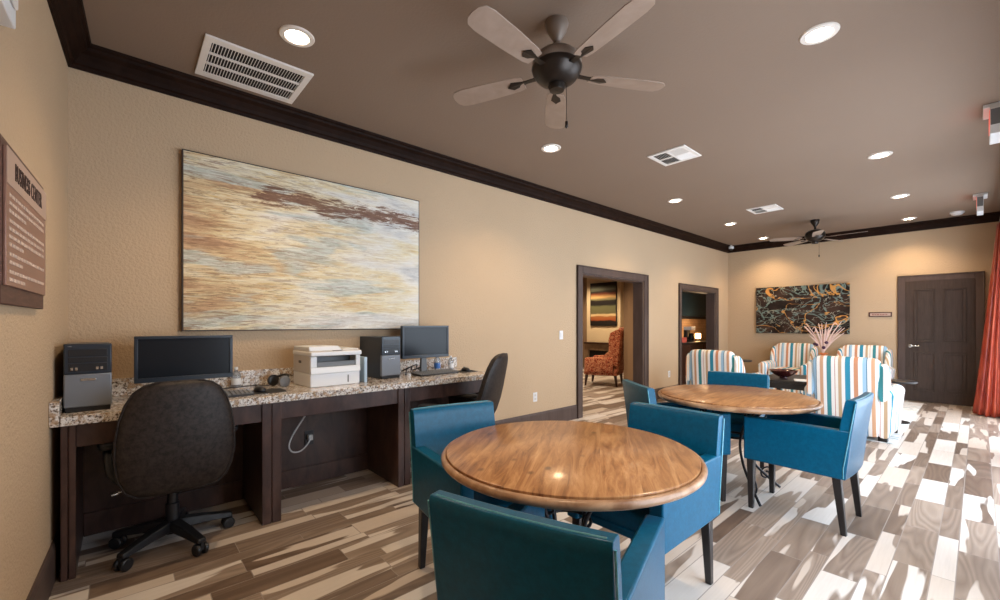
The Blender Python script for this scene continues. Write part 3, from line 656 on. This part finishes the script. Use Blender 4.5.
# ------------------------------------------------------------------ dining armchairs
def dining_chair():
    t = thing('dining_chair', 'x', 'chair')       # faces -y locally; origin centre on floor between the legs
    W, Dp = .252, .285
    zb, za, zt = .35, .65, .84
    # back: curved slab from zb to zt, leaning back
    loops = []
    for z, th in ((zb,.030),(zb+.004,.033),(.5,.033),(.655,.032),(.79,.030),(zt-.010,.028),(zt,.020)):
        yc = Dp-.033 + .06*max(0,(z-.42))/.41; lp = []
        N = 9
        for k in range(N): x = -W+2*W*k/(N-1); lp.append((x*.985, yc-th+.010*(1-(x/W)**2), z))
        for k in range(N): x = W-2*W*k/(N-1); lp.append((x*.985, yc+th+.014*(1-(x/W)**2), z))
        loops.append(lp)
    MB().loft(loops).build('backrest', M['teal'], t, bevel=.008, smooth=40)
    yb = Dp-.035+.07+.03
    # stitched seams along the back edges
    sm = MB()
    for s in (-1,1):
        sm.tube([(s*(W+.0005), Dp-.033+.06*max(0,(z-.42))/.41+.024, z) for z in (.36,.42,.5,.6,.7,.8,.824)], .0035, 6)
    sm.tube([(x, Dp-.033+.06+.012+.014*(1-(x/W)**2), zt-.001) for x in [-W+.02+(2*W-.04)*k/8 for k in range(9)]], .0035, 6)
    sm.build('seam', M['teal_pipe'], t, smooth=60)
    for s in (-1,1):
        x0, x1 = (W-.065, W) if s > 0 else (-W, -W+.065)
        mb = MB(); mb.hexa([(x0,-Dp,zb),(x1,-Dp,zb),(x1,Dp-.001,zb),(x0,Dp-.001,zb)], [(x0,-Dp,za),(x1,-Dp,za),(x1,Dp+.033,za),(x0,Dp+.033,za)]); mb.build('arm', M['teal'], t, bevel=.009, seg=3)
    MB().box(-W+.066, W-.066, -Dp+.01, Dp-.075, zb+.01, .40).build('seat_frame', M['teal'], t, bevel=.008)
    mb = MB(); mb.loft([rr(0,-.045,.185*k,.225*k,z,9,40) for z,k in ((.395,.98),(.405,1.0),(.455,1.0),(.475,.985),(.484,.93))]); mb.build('seat', M['teal'], t, smooth=50)
    for sx_ in (-1,1):
        for sy in (-1,1):
            x, y = sx_*(W-.045), (-Dp+.035 if sy < 0 else Dp-.05); dy = 0 if sy < 0 else .035
            q = .023; p = .015
            MB().hexa([(x-p,y+dy-p,0),(x+p,y+dy-p,0),(x+p,y+dy+p,0),(x-p,y+dy+p,0)], [(x-q,y-q,zb+.004),(x+q,y-q,zb+.004),(x+q,y+q,zb+.004),(x-q,y+q,zb+.004)]).build('leg', M['leg'], t, bevel=.003, seg=1)
    return t
def facing(dx, dy): return math.atan2(dx, -dy)      # local -y -> (dx,dy)
dc = dining_chair()
def chair_at(first, bx, by, dx, dy, label, group):
    """bx,by : middle of the backrest at its top; dx,dy : facing direction."""
    l = math.hypot(dx,dy); dx/=l; dy/=l
    cx, cy = bx+dx*.31, by+dy*.31
    return place(dc, first, (cx,cy,0), facing(dx,dy), label, group)
G1, G2 = 'teal leather chairs around the near round table', 'teal leather chairs around the far round table'
chair_at(True, 1.70,1.685, .985,-.17, 'teal leather dining chair between the desk and the near round table', G1)
chair_at(False, 2.925,1.0, -.31,.95, 'teal leather dining chair seen from behind, nearest the bottom edge', G1)
chair_at(False, 2.575,2.52, .0,-1, 'teal leather dining chair on the far side of the near round table', G1)
chair_at(False, 1.925,3.26, .61,.79, 'teal leather dining chair at the left of the far table, back toward us', G2)
chair_at(False, 2.17,4.60, .17,-.98, 'teal leather dining chair behind the far round table, facing us', G2)
chair_at(False, 3.175,3.80, -1,.03, 'teal leather dining chair at the right of the far table, side on', G2)

# ------------------------------------------------------------------ round tables
def round_table():
    t = thing('round_table', 'x', 'table')
    r = .565
    MB().lathe([(0,.745),(r-.028,.745),(r-.024,.7435),(r-.020,.7405)][::-1]+[], 96).build('tmp', M['table'], t) if False else None
    mb = MB(); mb.lathe([(r-.05,.706),(r-.024,.706),(r-.024,.742),(r-.029,.745)], 96); mb.build('tabletop', M['table'], t, smooth=40)
    mb = MB(); prof = [(r-.0205,.7345),(r-.016,.7365),(r-.006,.732),(r,.722),(r-.002,.712),(r-.010,.704),(r-.020,.698),(r-.05,.696),(r-.06,.705),(r-.03,.707)]
    mb.loft([[(q*math.cos(2*PI*j/96), q*math.sin(2*PI*j/96), z) for j in range(96)] for q,z in prof], False, True); mb.build('rounded_edge', M['rim'], t, smooth=60)
    # iron base
    mb = MB(); mb.tube([(.30*math.cos(a),.30*math.sin(a),.685) for a in [2*PI*k/40 for k in range(40)]], .009, 8, True); mb.build('top_ring', M['iron'], t, smooth=180)
    mb = MB(); mb.tube([(.10*math.cos(a),.10*math.sin(a),.42) for a in [2*PI*k/24 for k in range(24)]], .008, 8, True); mb.build('collar_ring', M['iron'], t, smooth=180)
    def spiral(c, r0, r1, a0, a1, n=18):
        return [(c[0]+(r0+(r1-r0)*k/n)*math.cos(a0+(a1-a0)*k/n), c[1]+(r0+(r1-r0)*k/n)*math.sin(a0+(a1-a0)*k/n)) for k in range(n+1)]
    for q in range(4):
        a = PI/4+q*PI/2; ca, sa = math.cos(a), math.sin(a)
        rz = smooth_pts([(.33,.69,0),(.27,.64,0),(.16,.54,0),(.10,.42,0),(.10,.32,0),(.16,.20,0),(.27,.09,0),(.36,.012,0)], 5)
        mb = MB(); mb.tube([(p[0]*ca, p[0]*sa, p[1]) for p in rz], .010, 8)
        leg = mb.build('leg', M['iron'], t, smooth=180)
        s1 = [(.30,.065)]+spiral((.255,.12), .065, .014, -PI*.35, PI*2.6)
        s2 = spiral((.20,.60), .065, .012, PI*.2, -PI*2.4)
        for s_ in (s1, s2): MB().tube([(x*ca, x*sa, z) for x, z in s_], .007, 6).build('scroll', M['iron'], leg, smooth=180)
    return t
rt = round_table()
place(rt, True, (2.455,1.775,0), R(35), 'round knotty pine table in the foreground on black iron base', 'round pine tables')
place(rt, False, (2.39,3.90,0), R(2), 'round pine table further back beside the striped armchairs', 'round pine tables')

# ------------------------------------------------------------------ office chairs
def office_chair():
    t = thing('office_chair', 'x', 'office chair')       # faces -x locally
    rows = [(.385,.14,.02),(.395,.18,.035),(.43,.222,.048),(.50,.250,.055),(.60,.262,.055),(.70,.260,.052),(.80,.246,.048),(.88,.222,.044),(.94,.190,.038),(.972,.150,.030),(.988,.100,.018)]
    loops = []
    for z, hw, th in rows:
        xc = .235+.13*(z-.40)+.03*math.cos((z-.45)*5); lp = []
        for j in range(28):
            a = 2*PI*j/28; c, s = math.cos(a), math.sin(a); y = hw*math.copysign(abs(s)**.62, s); x = th*math.copysign(abs(c)**.7, c)
            lp.append((xc+x-.35*y*y, y, z))
        loops.append(lp)
    MB().loft(loops).build('backrest', M['blackleather'], t, smooth=80)
    # welt running round the rim of the back
    rim = [(z, hw) for z, hw, _ in rows]; pts = [(z, hw) for z, hw in rim]+[(z, -hw) for z, hw in reversed(rim)]
    MB().tube([(.235+.13*(z-.40)+.03*math.cos((z-.45)*5)-.35*y*y+.012, y*1.002, z) for z, y in pts], .006, 6, True).build('piping', M['blackleather'], t, smooth=180)
    mb = MB(); mb.loft([rr(-.01,0,.25*k,.25*k,z,4,36) for z,k in ((.42,.90),(.435,.99),(.47,1.02),(.50,.98),(.515,.88))]); mb.build('seat', M['blackleather'], t, smooth=70)
    for s in (-1,1):
        mb = MB(); mb.tube(smooth_pts([(.12,s*.20,.42),(.13,s*.27,.50),(.10,s*.285,.60),(.02,s*.285,.635)]), .018, 8); mb.build('arm_support', M['black'], t, smooth=180)
        mb = MB(); mb.loft([rr(-.02,s*.285,.15*k,.04*k,z,3.5,24) for z,k in ((.63,.9),(.64,1),(.66,1),(.668,.85))]); mb.build('armrest', M['black'], t, smooth=60)
    MB().box(-.09,.16,-.10,.10,.345,.425).build('tilt_mechanism', M['black'], t, bevel=.008)
    mb = MB(); mb.tube(smooth_pts([(.0,0,.39),(.18,0,.375),(.26,0,.40),(.275,0,.50)]), .022, 8); mb.build('back_bracket', M['black'], t, smooth=180)
    mb = MB(); mb.tube([(.02,-.09,.385),(.04,-.24,.375)], .006, 6); mb.tube([(.04,-.24,.375),(.045,-.27,.37)], .011, 8); mb.build('lever', M['chrome'], t, smooth=60)
    mb = MB(); mb.lathe([(.034,.10),(.034,.24),(.026,.245),(.026,.375)], 16); mb.build('gas_column', M['black'], t, smooth=50)
    mb = MB(); mb.lathe([(.045,.07),(.05,.08),(.05,.12),(.04,.135)], 20); mb.build('hub', M['black'], t, smooth=50)
    for k in range(5):
        a = R(20+72*k); ca, sa = math.cos(a), math.sin(a)
        mb = MB(); mb.loft([[(r*ca - y*sa, r*sa + y*ca, z) for y, z in ((-w_,z0),(w_,z0),(w_*.8,z0+h_),(-w_*.8,z0+h_))] for r, w_, z0, h_ in ((.03,.036,.085,.06),(.15,.032,.08,.048),(.27,.026,.068,.034),(.305,.024,.068,.026))])
        sp = mb.build('base_arm', M['black'], t, bevel=.006)
        mb = MB()
        for s in (-1,1): 
            n0 = len(mb.v); mb.lathe([(0,-.012),(.027,-.012),(.033,-.007),(.033,.007),(.027,.012),(0,.012)], 16)
            for i in range(n0, len(mb.v)):
                x, y, z = mb.v[i]; px, py, pz = .285+x, s*.020+z, .033+y; mb.v[i] = (px*ca-py*sa, px*sa+py*ca, pz)
        n0 = len(mb.v); mb.box(.262,.308,-.008,.008,.03,.072)
        for i in range(n0, len(mb.v)): x, y, z = mb.v[i]; mb.v[i] = (x*ca-y*sa, x*sa+y*ca, z)
        mb.build('caster', M['black'], sp, smooth=40)
    return t
oc = office_chair()
place(oc, True, (.50,.50,0), R(2), 'black leather office chair in front of the left monitor, back toward us')
oc2 = place(oc, False, (.73,2.36,0), R(33), 'black leather office chair at the right end of the desk, side on')

for ch in oc2.children:          # this one is tipped further back and raised
    if ch.name.split('.')[0] in ('backrest','piping'):
        ch.matrix_local = Matrix.Translation((.235,0,.48)) @ Matrix.Rotation(R(15), 4, 'Y') @ Matrix.Translation((-.235,0,-.38))
# ------------------------------------------------------------------ striped lounge chairs
def lounge_chair():
    t = thing('striped_armchair', 'x', 'armchair')        # faces +y locally, origin under the middle
    rows = [(.045,.27,.07),(.06,.28,.08),(.4,.29,.085),(.6,.30,.08),(.75,.31,.075),(.84,.31,.07),(.885,.295,.06),(.91,.27,.045),(.92,.22,.02)]
    loops = []
    for z, hw, th in rows:
        yc = -.33-.10*(z-.1)
        loops.append([(x, y, z) for x, y in rr(0, yc, hw, th, None, 7, 44)])
    MB().loft(loops).build('backrest', M['stripe'], t, smooth=60)
    for s in (-1,1):
        lo = []
        for y, zt_, hw in ((-.45,.83,.035),(-.40,.86,.045),(-.32,.85,.045),(-.24,.80,.042),(-.18,.70,.038),(-.15,.60,.03)):
            lo.append([(s*.315+x+ s*.03*((zt_-.5)), y, z) for x, z in rr(0, (zt_+.45)/2, hw, (zt_-.45)/2, None, 3.5, 20)])
        MB().loft(lo).build('wing', M['stripey'], t, smooth=60)
        lo = []
        for y, zt_, hw in ((-.38,.56,.06),(-.30,.58,.068),(.0,.585,.070),(.30,.58,.070),(.35,.57,.066),(.37,.55,.055)):
            loop = []
            for j in range(28):
                a = 2*PI*j/28; c, q = math.cos(a), math.sin(a)
                if q >= 0: loop.append((s*.335+hw*1.1*c, y, zt_-hw+hw*q))
                else: loop.append((s*.325+hw*.85*math.copysign(abs(c)**.4,c), y, zt_-hw+(zt_-hw-.045)*-abs(q)**.4))
            lo.append(loop)
        MB().loft(lo).build('arm', M['stripey'], t, smooth=60)
    MB().box(-.28,.28,-.35,.34,.05,.30).build('seat_base', M['stripe'], t, bevel=.015)
    mb = MB(); mb.loft([rr(0,.05,.26*k,.32*k,z,7,36) for z,k in ((.30,.97),(.32,1),(.42,1),(.45,.96),(.46,.9))]); mb.build('seat_cushion', M['stripe'], t, smooth=60)
    for sx_ in (-1,1):
        for sy in (-1,1): MB().box(sx_*.31-.04,sx_*.31+.04,sy*.31-.035,sy*.31+.035,0,.06).build('foot', M['leg'], t, bevel=.006)
    return t
lc = lounge_chair()
place(lc, True, (2.68,6.86,.008), R(-2), 'striped armchair nearest the rug edge, its back toward us')
place(lc, False, (1.17,6.98,.008), R(-4), 'striped armchair in front of the narrower doorway, its back toward us')
place(lc, False, (1.30,9.66,.008), R(180), 'striped armchair against the far wall, left of the vase')
place(lc, False, (2.34,9.66,.008), R(180), 'striped armchair against the far wall, right of the vase')
rg = MB().box(.45,3.08,6.5,10.05,.0,.008).build('area_rug', M['rug']); tag(rg, 'pale blue and white patterned rug under the striped armchairs', 'rug')

ct = thing('coffee_table', 'low dark wooden coffee table between the striped armchairs', 'coffee table', (1.80,8.0,.008))
MB().box(-.38,.38,-.5,.5,.43,.47).build('tabletop', M['leg'], ct, bevel=.006); MB().box(-.34,.34,-.46,.46,.34,.43).build('apron', M['leg'], ct, bevel=.003)
MB().box(-.33,.33,-.45,.45,.12,.145).build('lower_shelf', M['leg'], ct, bevel=.003)
for sx_ in (-1,1):
    for sy in (-1,1): MB().box(sx_*.33-.03,sx_*.33+.03,sy*.45-.03,sy*.45+.03,0,.43).build('leg', M['leg'], ct, bevel=.004)
bw = MB(); bw.lathe([(.05,0),(.055,.01),(.05,.02),(.10,.045),(.155,.085),(.185,.125),(.178,.128),(.145,.09),(.09,.055),(.0,.035)], 36); bw = bw.build('decorative_bowl', M['bowl'], smooth=50); bw.location = (1.72,7.74,.478); tag(bw, 'wide dark red lacquered bowl on the coffee table', 'bowl')
mg = MB().box(-.14,.14,-.11,.11,0,.012).build('magazine', M['paper'], bevel=.002); mg.location = (2.02,7.66,.478); mg.rotation_euler = (0,0,.3); tag(mg, 'white magazine lying right of the bowl on the coffee table', 'magazine')

def side_table(loc, label, r, h):
    t = thing('side_table', label, 'side table', loc)
    MB().lathe([(0,h-.025),(r-.005,h-.025),(r,h-.018),(r,h-.005),(r-.006,h),(0,h)], 36).build('tabletop', M['leg'], t, smooth=40)
    MB().lathe([(.02,.02),(.03,.1),(.018,.2),(.02,h-.026)], 16).build('pedestal', M['leg'], t, smooth=50)
    MB().lathe([(0,0),(r*.62,0),(r*.62,.012),(.03,.03),(0,.03)], 28).build('base', M['leg'], t, smooth=40)
side_table((1.82,9.72,.008), 'small round dark table holding the vase between the two far armchairs', .13, .60)
side_table((.62,9.20,.008), 'small round dark table in the far left corner beside the armchair', .20, .60)
side_table((2.97,7.92,.008), 'small round dark table right of the nearest striped armchair', .19, .55)
vs = thing('vase', 'orange vase of pale dried branches in front of the dark canvas', 'vase', (1.82,9.70,.608))
MB().lathe([(.0,0),(.05,0),(.065,.03),(.055,.08),(.03,.12),(.03,.14),(.075,.165),(.072,.17),(.02,.15),(0,.05)], 28).build('body', M['orange'], vs, smooth=50)
random.seed(3)
for k in range(20):
    a = random.uniform(0,2*PI); sp = random.uniform(.08,.34); hh = random.uniform(.35,.62)
    sgn = 1 if math.cos(a) > 0 else -1
    pts_ = [(0,0,.1),(.02*math.cos(a),.01*math.sin(a),.2),(sp*.45*math.cos(a),sp*.2*math.sin(a),.15+hh*.55),(sp*math.cos(a),sp*.4*math.sin(a),.12+hh)]
    if k % 5 == 0: pts_.append((sp*1.35*math.cos(a),sp*.5*math.sin(a),.12+hh*.92))
    sp_ = smooth_pts(pts_, 5); n_ = len(sp_)
    st = MB(); st.tube(sp_, [.004+.006*math.sin(PI*min(1,i/n_*1.05)) if i > n_*.45 else .004 for i in range(n_)], 6); st.build('dried_stem', M['reed'], vs, smooth=180)
for k, (x, z) in enumerate(((-.12,.33),(-.09,.32),(.05,.36),(.01,.27))):
    MB().lathe([(0,-.03),(.02,-.022),(.03,0),(.02,.022),(0,.03)], 12, x, -.02, z).build('seed_head', M['flower'], vs, smooth=180)

# ------------------------------------------------------------------ curtain
cu = thing('curtain', 'floor-length coral satin curtain hanging beside the far door', 'curtain', (0,0,0))
loops = []; K = 72
for i in range(29):
    f = i/28; z = .012+f*2.70
    xc = 3.785+.135*f; yc = 9.62; ax = .155-.105*f**.8; ay = .33-.05*f
    lp = []
    for j in range(K):
        a = 2*PI*j/K; wv = 1+.13*(1-.3*f)*math.sin(13*a+.8*math.sin(3*f)) 
        lp.append((xc+ax*wv*math.cos(a)-.02*f, yc+ay*wv*math.sin(a), z))
    loops.append(lp)
MB().loft(loops).build('drape', M['curtain'], cu, smooth=180)
cr = thing('curtain_rod', 'dark metal curtain rod above the coral curtain', 'curtain rod', (3.88,8.2,2.74))
MB().tube([(0,-1.4,0),(0,1.75,0)], .013, 12).build('pole', M['bronze'], cr, smooth=50)
for y in (-1.4,1.75): MB().lathe([(0,-.03),(.022,-.018),(.028,0),(.022,.018),(0,.03)], 14, 0, y).build('finial', M['bronze'], cr, smooth=180)
for y in (-1.2,.1,1.6): MB().box(0,.118,y-.01,y+.01,-.01,.01).build('bracket', M['bronze'], cr)

# ------------------------------------------------------------------ ceiling things
def downlight():
    t = thing('recessed_downlight', 'x', 'ceiling light')
    pr_ = [(.062,-.002),(.066,-.010),(.092,-.008),(.096,-.002),(.096,0),(.062,0)]
    mb = MB(); mb.loft([[(r*math.cos(2*PI*j/40), r*math.sin(2*PI*j/40), z) for j in range(40)] for r,z in pr_], False, True); mb.build('trim_ring', M['trimring'], t, smooth=50)
    mb = MB(); mb.lathe([(0,-.006),(.055,-.005),(.062,-.001)], 32); mb.build('lens', M['lens'], t, smooth=50)
    return t
dl = downlight(); first = True
DL = [(1.008,1.049,'lit recessed ceiling light beside the big slotted vent, at upper left'),
      (.936,3.373,'lit recessed ceiling light just below the near fan'),
      (.90,5.967,'lit recessed ceiling light left of the square vents, third from the desk end'),
      (.88,7.987,'lit recessed ceiling light in the left row, fourth from the desk end'),
      (.85,9.75,'lit recessed ceiling light in the left row nearest the far wall corner'),
      (3.06,3.328,'largest lit recessed ceiling light, at the upper right'),
      (3.019,5.977,'lit recessed ceiling light second down in the right row'),
      (2.984,8.0,'lit recessed ceiling light third down in the right row'),
      (2.93,9.75,'lit recessed ceiling light nearest the far door')]
for x, y, lb_ in DL:
    place(dl, first, (x,y,ZC), 0, lb_, 'recessed ceiling lights'); first = False
SPW = 76
for x, y in [(d[0], d[1]) for d in DL]+[(3.06,1.05)]:
    L_ = bpy.data.lights.new('downlight_beam', 'SPOT'); L_.energy = SPW; L_.color = (1,.72,.44); L_.spot_size = R(125); L_.spot_blend = .8; L_.shadow_soft_size = .05
    o = bpy.data.objects.new('downlight_beam', L_); COL.objects.link(o); o.location = (x,y,ZC-.02)
place(dl, False, (3.06,1.05,ZC), 0, 'lit recessed ceiling light above the photographer, outside the frame', 'recessed ceiling lights')

# slotted return vent
v1 = thing('ceiling_vent', 'large white slotted return air vent beside the dark crown moulding', 'vent', (.43,.945,ZC))
hx, hy = .252, .305
MB().box(-hx+.03,hx-.03,-hy+.03,hy-.03,-.004,0).build('duct_backing', M['dark'], v1)
mb = MB(); z0, z1 = -.014, -.0
for a in ((-hx,-hx+.055,-hy,hy),(hx-.055,hx,-hy,hy),(-hx+.055,hx-.055,-hy,-hy+.04),(-hx+.055,hx-.055,hy-.04,hy)): mb.box(*a, z0, z1)
for xx in (-hx+.055+(2*hx-.11)/3, -hx+.055+2*(2*hx-.11)/3): mb.box(xx-.009, xx+.009, -hy+.04, hy-.04, z0, z1)
mb.build('frame', M['vent'], v1, bevel=.002, seg=1)
mb = MB(); n = 32
for k in range(n):
    y = -hy+.04+(2*hy-.08)*(k+.5)/n; mb.hexa([(-hx+.055,y-.003,-.012),(hx-.055,y-.003,-.012),(hx-.055,y-.000,-.012),(-hx+.055,y-.000,-.012)], [(-hx+.055,y+.001,-.003),(hx-.055,y+.001,-.003),(hx-.055,y+.004,-.003),(-hx+.055,y+.004,-.003)])
mb.build('louvres', M['vent'], v1)

def diffuser():
    t = thing('ceiling_vent', 'x', 'vent'); s = .19
    MB().box(-s+.02,s-.02,-s+.02,s-.02,-.004,0).build('duct_backing', M['dark'], t)
    mb = MB(); q = .035
    for a in ((-s,-s+q,-s,s),(s-q,s,-s,s),(-s+q,s-q,-s,-s+q),(-s+q,s-q,s-q,s),(-.010,.010,-s+q,s-q),(-s+q,-.010,-.010,.010),(.010,s-q,-.010,.010)): mb.box(*a, -.012, 0)
    mb.build('frame', M['vent'], t, bevel=.002, seg=1)
    mb = MB()
    for ix in (-1,1):
        for iy in (-1,1):
            x0, x1 = (.010,s-q) if ix > 0 else (-s+q,-.010); y0, y1 = (.010,s-q) if iy > 0 else (-s+q,-.010)
            dirx = 1 if ix*iy > 0 else 0; n = 7
            for k in range(n):
                f = (k+.5)/n; dd = .007*(ix if dirx else iy)
                if dirx: x = x0+(x1-x0)*f; mb.hexa([(x-dd-.001,y0,-.012),(x-dd+.001,y0,-.012),(x-dd+.001,y1,-.012),(x-dd-.001,y1,-.012)], [(x+dd-.001,y0,-.003),(x+dd+.001,y0,-.003),(x+dd+.001,y1,-.003),(x+dd-.001,y1,-.003)])
                else: y = y0+(y1-y0)*f; mb.hexa([(x0,y-dd-.001,-.012),(x1,y-dd-.001,-.012),(x1,y-dd+.001,-.012),(x0,y-dd+.001,-.012)], [(x0,y+dd-.001,-.003),(x1,y+dd-.001,-.003),(x1,y+dd+.001,-.003),(x0,y+dd+.001,-.003)])
    mb.build('vanes', M['vent'], t)
    return t
df = diffuser()
place(df, True, (1.64,4.44,ZC), 0, 'white square ceiling vent, the nearer of the two in the middle')
place(df, False, (1.58,7.37,ZC), 0, 'white square ceiling vent, the further one near the far fan')

# fans
def fan():
    t = thing('ceiling_fan', 'x', 'ceiling fan')          # origin at ceiling
    MB().lathe([(0,0),(.062,0),(.066,-.012),(.055,-.05),(.028,-.095),(.02,-.11),(0,-.11)][::-1], 28).build('canopy', M['fanhousing'], t, smooth=50)
    MB().lathe([(.016,-.10),(.016,-.17)], 14).build('downrod', M['fanhousing'], t, smooth=50)
    MB().lathe([(0,-.155),(.04,-.158),(.095,-.175),(.13,-.205),(.138,-.235),(.135,-.25)][::-1], 40).build('motor_housing', M['fanhousing'], t, smooth=50)
    MB().lathe([(.135,-.25),(.142,-.262),(.135,-.285),(.11,-.32),(.075,-.345),(.05,-.352),(.0,-.352)][::-1], 40).build('switch_housing', M['bronze'], t, smooth=50)
    MB().lathe([(.045,-.35),(.048,-.365),(.04,-.385),(0,-.388)][::-1], 24).build('end_cap', M['bronze'], t, smooth=50)
    MB().tube([(.05,.02,-.34),(.052,.022,-.40),(.052,.022,-.56)], .0018, 6).build('pull_chain', M['bronze'], t)
    MB().lathe([(0,-.565),(.008,-.57),(.009,-.60),(0,-.61)], 10, .052, .022).build('chain_pull', M['bronze'], t, smooth=60)
    for k in range(5):
        a = R(60+72*k); ca, sa = math.cos(a), math.sin(a)
        def rot(p): x, y, z = p; return (x*ca-y*sa, x*sa+y*ca, z)
        tilt = .17
        out = [(.20,-.045),(.24,-.056),(.40,-.066),(.58,-.070),(.63,-.062),(.655,-.035),(.66,0),(.655,.035),(.63,.062),(.58,.070),(.40,.066),(.24,.056),(.20,.045)]
        mb = MB(); mb.loft([[rot((x, y, -.295+y*tilt+dz)) for x, y in out] for dz in (-.003,.003)]); bl = mb.build('blade', M['blade'], t, bevel=.001, seg=1)
        mb = MB(); mb.loft([[rot((x, y, z+dz)) for x, y, z in ((.09,-.018,-.285),(.18,-.014,-.29),(.27,-.03,-.300),(.30,0,-.300),(.27,.03,-.292),(.18,.014,-.29),(.09,.018,-.285))] for dz in (-.006,-.002)]); mb.build('blade_arm', M['bronze'], bl)
    return t
fn = fan()
place(fn, True, (2.10,2.11,ZC), 0, 'ceiling fan with pull chain over the near table, the larger one in view')
f2 = place(fn, False, (1.90,8.75,ZC), R(10), 'ceiling fan at the far end of the room by the far wall')
for ch in f2.children:
    if ch.name.split('.')[0] in ('canopy','downrod','motor_housing'):
        ch.data = ch.data.copy(); ch.data.materials[0] = M['bronze']

# smoke detector, corner camera, edge-on exit fixtures
def disc(name, loc, label, cat, r=.065):
    t = thing(name, label, cat, loc)
    MB().lathe([(0,-.045),(r*.6,-.045),(r*.8,-.036),(r*.8,-.02)], 28).build('cover', M['white'], t, smooth=50)
    MB().lathe([(r*.8,-.02),(r,-.018),(r,0),(0,0)], 28).build('base', M['white'], t, smooth=50)
disc('smoke_detector', (3.46,9.75,ZC), 'round white smoke detector on the ceiling near the far door', 'smoke detector', .08)
t = thing('security_camera', 'small white camera tucked under the crown in the far left corner', 'camera', (.13,10.10,2.93))
MB().lathe([(0,.04),(.05,.04),(.05,.0),(.045,-.01),(0,-.01)][::-1], 20).build('housing', M['white'], t, smooth=50); MB().lathe([(0,-.045),(.025,-.038),(.038,-.01),(.038,0)], 20).build('dome', M['black'], t, smooth=60)
MB().box(-.012,.012,-.012,.03,.04,.07).build('mount', M['white'], t)
def exit_fix(first, loc, label, src=None):
    if not first: return place(src, False, loc, 0, label)
    t = thing('exit_sign', label, 'exit sign', loc)
    MB().box(-.065,.065,-.14,.14,-.03,0).build('canopy', M['white'], t, bevel=.006)
    MB().box(-.030,.030,-.15,.15,-.24,-.03).build('sign_body', M['white'], t, bevel=.006)
    MB().box(-.032,-.030,-.135,.135,-.17,-.05).build('lit_face', M['redled'], t)
    MB().box(-.026,.026,-.153,-.15,-.17,-.05).build('end_cover', M['grey'], t)
    return t
ex = exit_fix(True, (3.765,5.42,ZC), 'white hanging exit sign seen edge on, the nearer at the right edge')
exit_fix(False, (3.69,8.75,ZC), 'white hanging exit sign seen edge on, the further one above the curtain', ex)

# ------------------------------------------------------------------ light
def area(name, loc, sx_, sy, e, col, rot=(0,0,0)):
    L_ = bpy.data.lights.new(name, 'AREA'); L_.shape = 'RECTANGLE'; L_.size = sx_; L_.size_y = sy; L_.energy = e; L_.color = col
    o = bpy.data.objects.new(name, L_); COL.objects.link(o); o.location = loc; o.rotation_euler = rot
def point(name, loc, e, col, r=.06):
    L_ = bpy.data.lights.new(name, 'POINT'); L_.energy = e; L_.color = col; L_.shadow_soft_size = r
    o = bpy.data.objects.new(name, L_); COL.objects.link(o); o.location = loc
for x, y in ((-1.2,6.6),(-2.8,6.6),(-2.4,9.2),(-3.6,9.5)): 
    L_ = bpy.data.lights.new('sitting_room_downlight', 'SPOT'); L_.energy = 150; L_.color = (1,.76,.50); L_.spot_size = R(130); L_.spot_blend = .8; L_.shadow_soft_size = .06
    o = bpy.data.objects.new('sitting_room_downlight', L_); COL.objects.link(o); o.location = (x,y,2.76)
point('kitchen_light', (-.55,10.3,1.35), 7, (1,.66,.36), .04)
point('kitchen_ceiling_light', (-.55,9.6,2.6), 12, (1,.75,.5), .05)
W = bpy.data.worlds.new('sky'); S.world = W; W.use_nodes = True
bg = W.node_tree.nodes['Background']; bg.inputs[0].default_value = (.76,.87,1,1); bg.inputs[1].default_value = 8

# ------------------------------------------------------------------ camera
cd = bpy.data.cameras.new('camera'); cam = bpy.data.objects.new('camera', cd); COL.objects.link(cam)
cam.location = (3.68,.28,1.3); cam.rotation_euler = (R(90),0,math.atan(479/425)); cd.sensor_width = 36; cd.lens = 36*.425; cd.shift_y = .024; cd.clip_start = .05
S.camera = cam
S.view_settings.view_transform = 'Standard'; S.view_settings.look = 'None'; S.view_settings.gamma = 1; S.view_settings.use_curve_mapping = False
S.view_settings.exposure = 0.12
S.cycles.max_bounces = 8; S.cycles.diffuse_bounces = 5; S.cycles.use_denoising = True
S.cycles.sample_clamp_indirect = 6
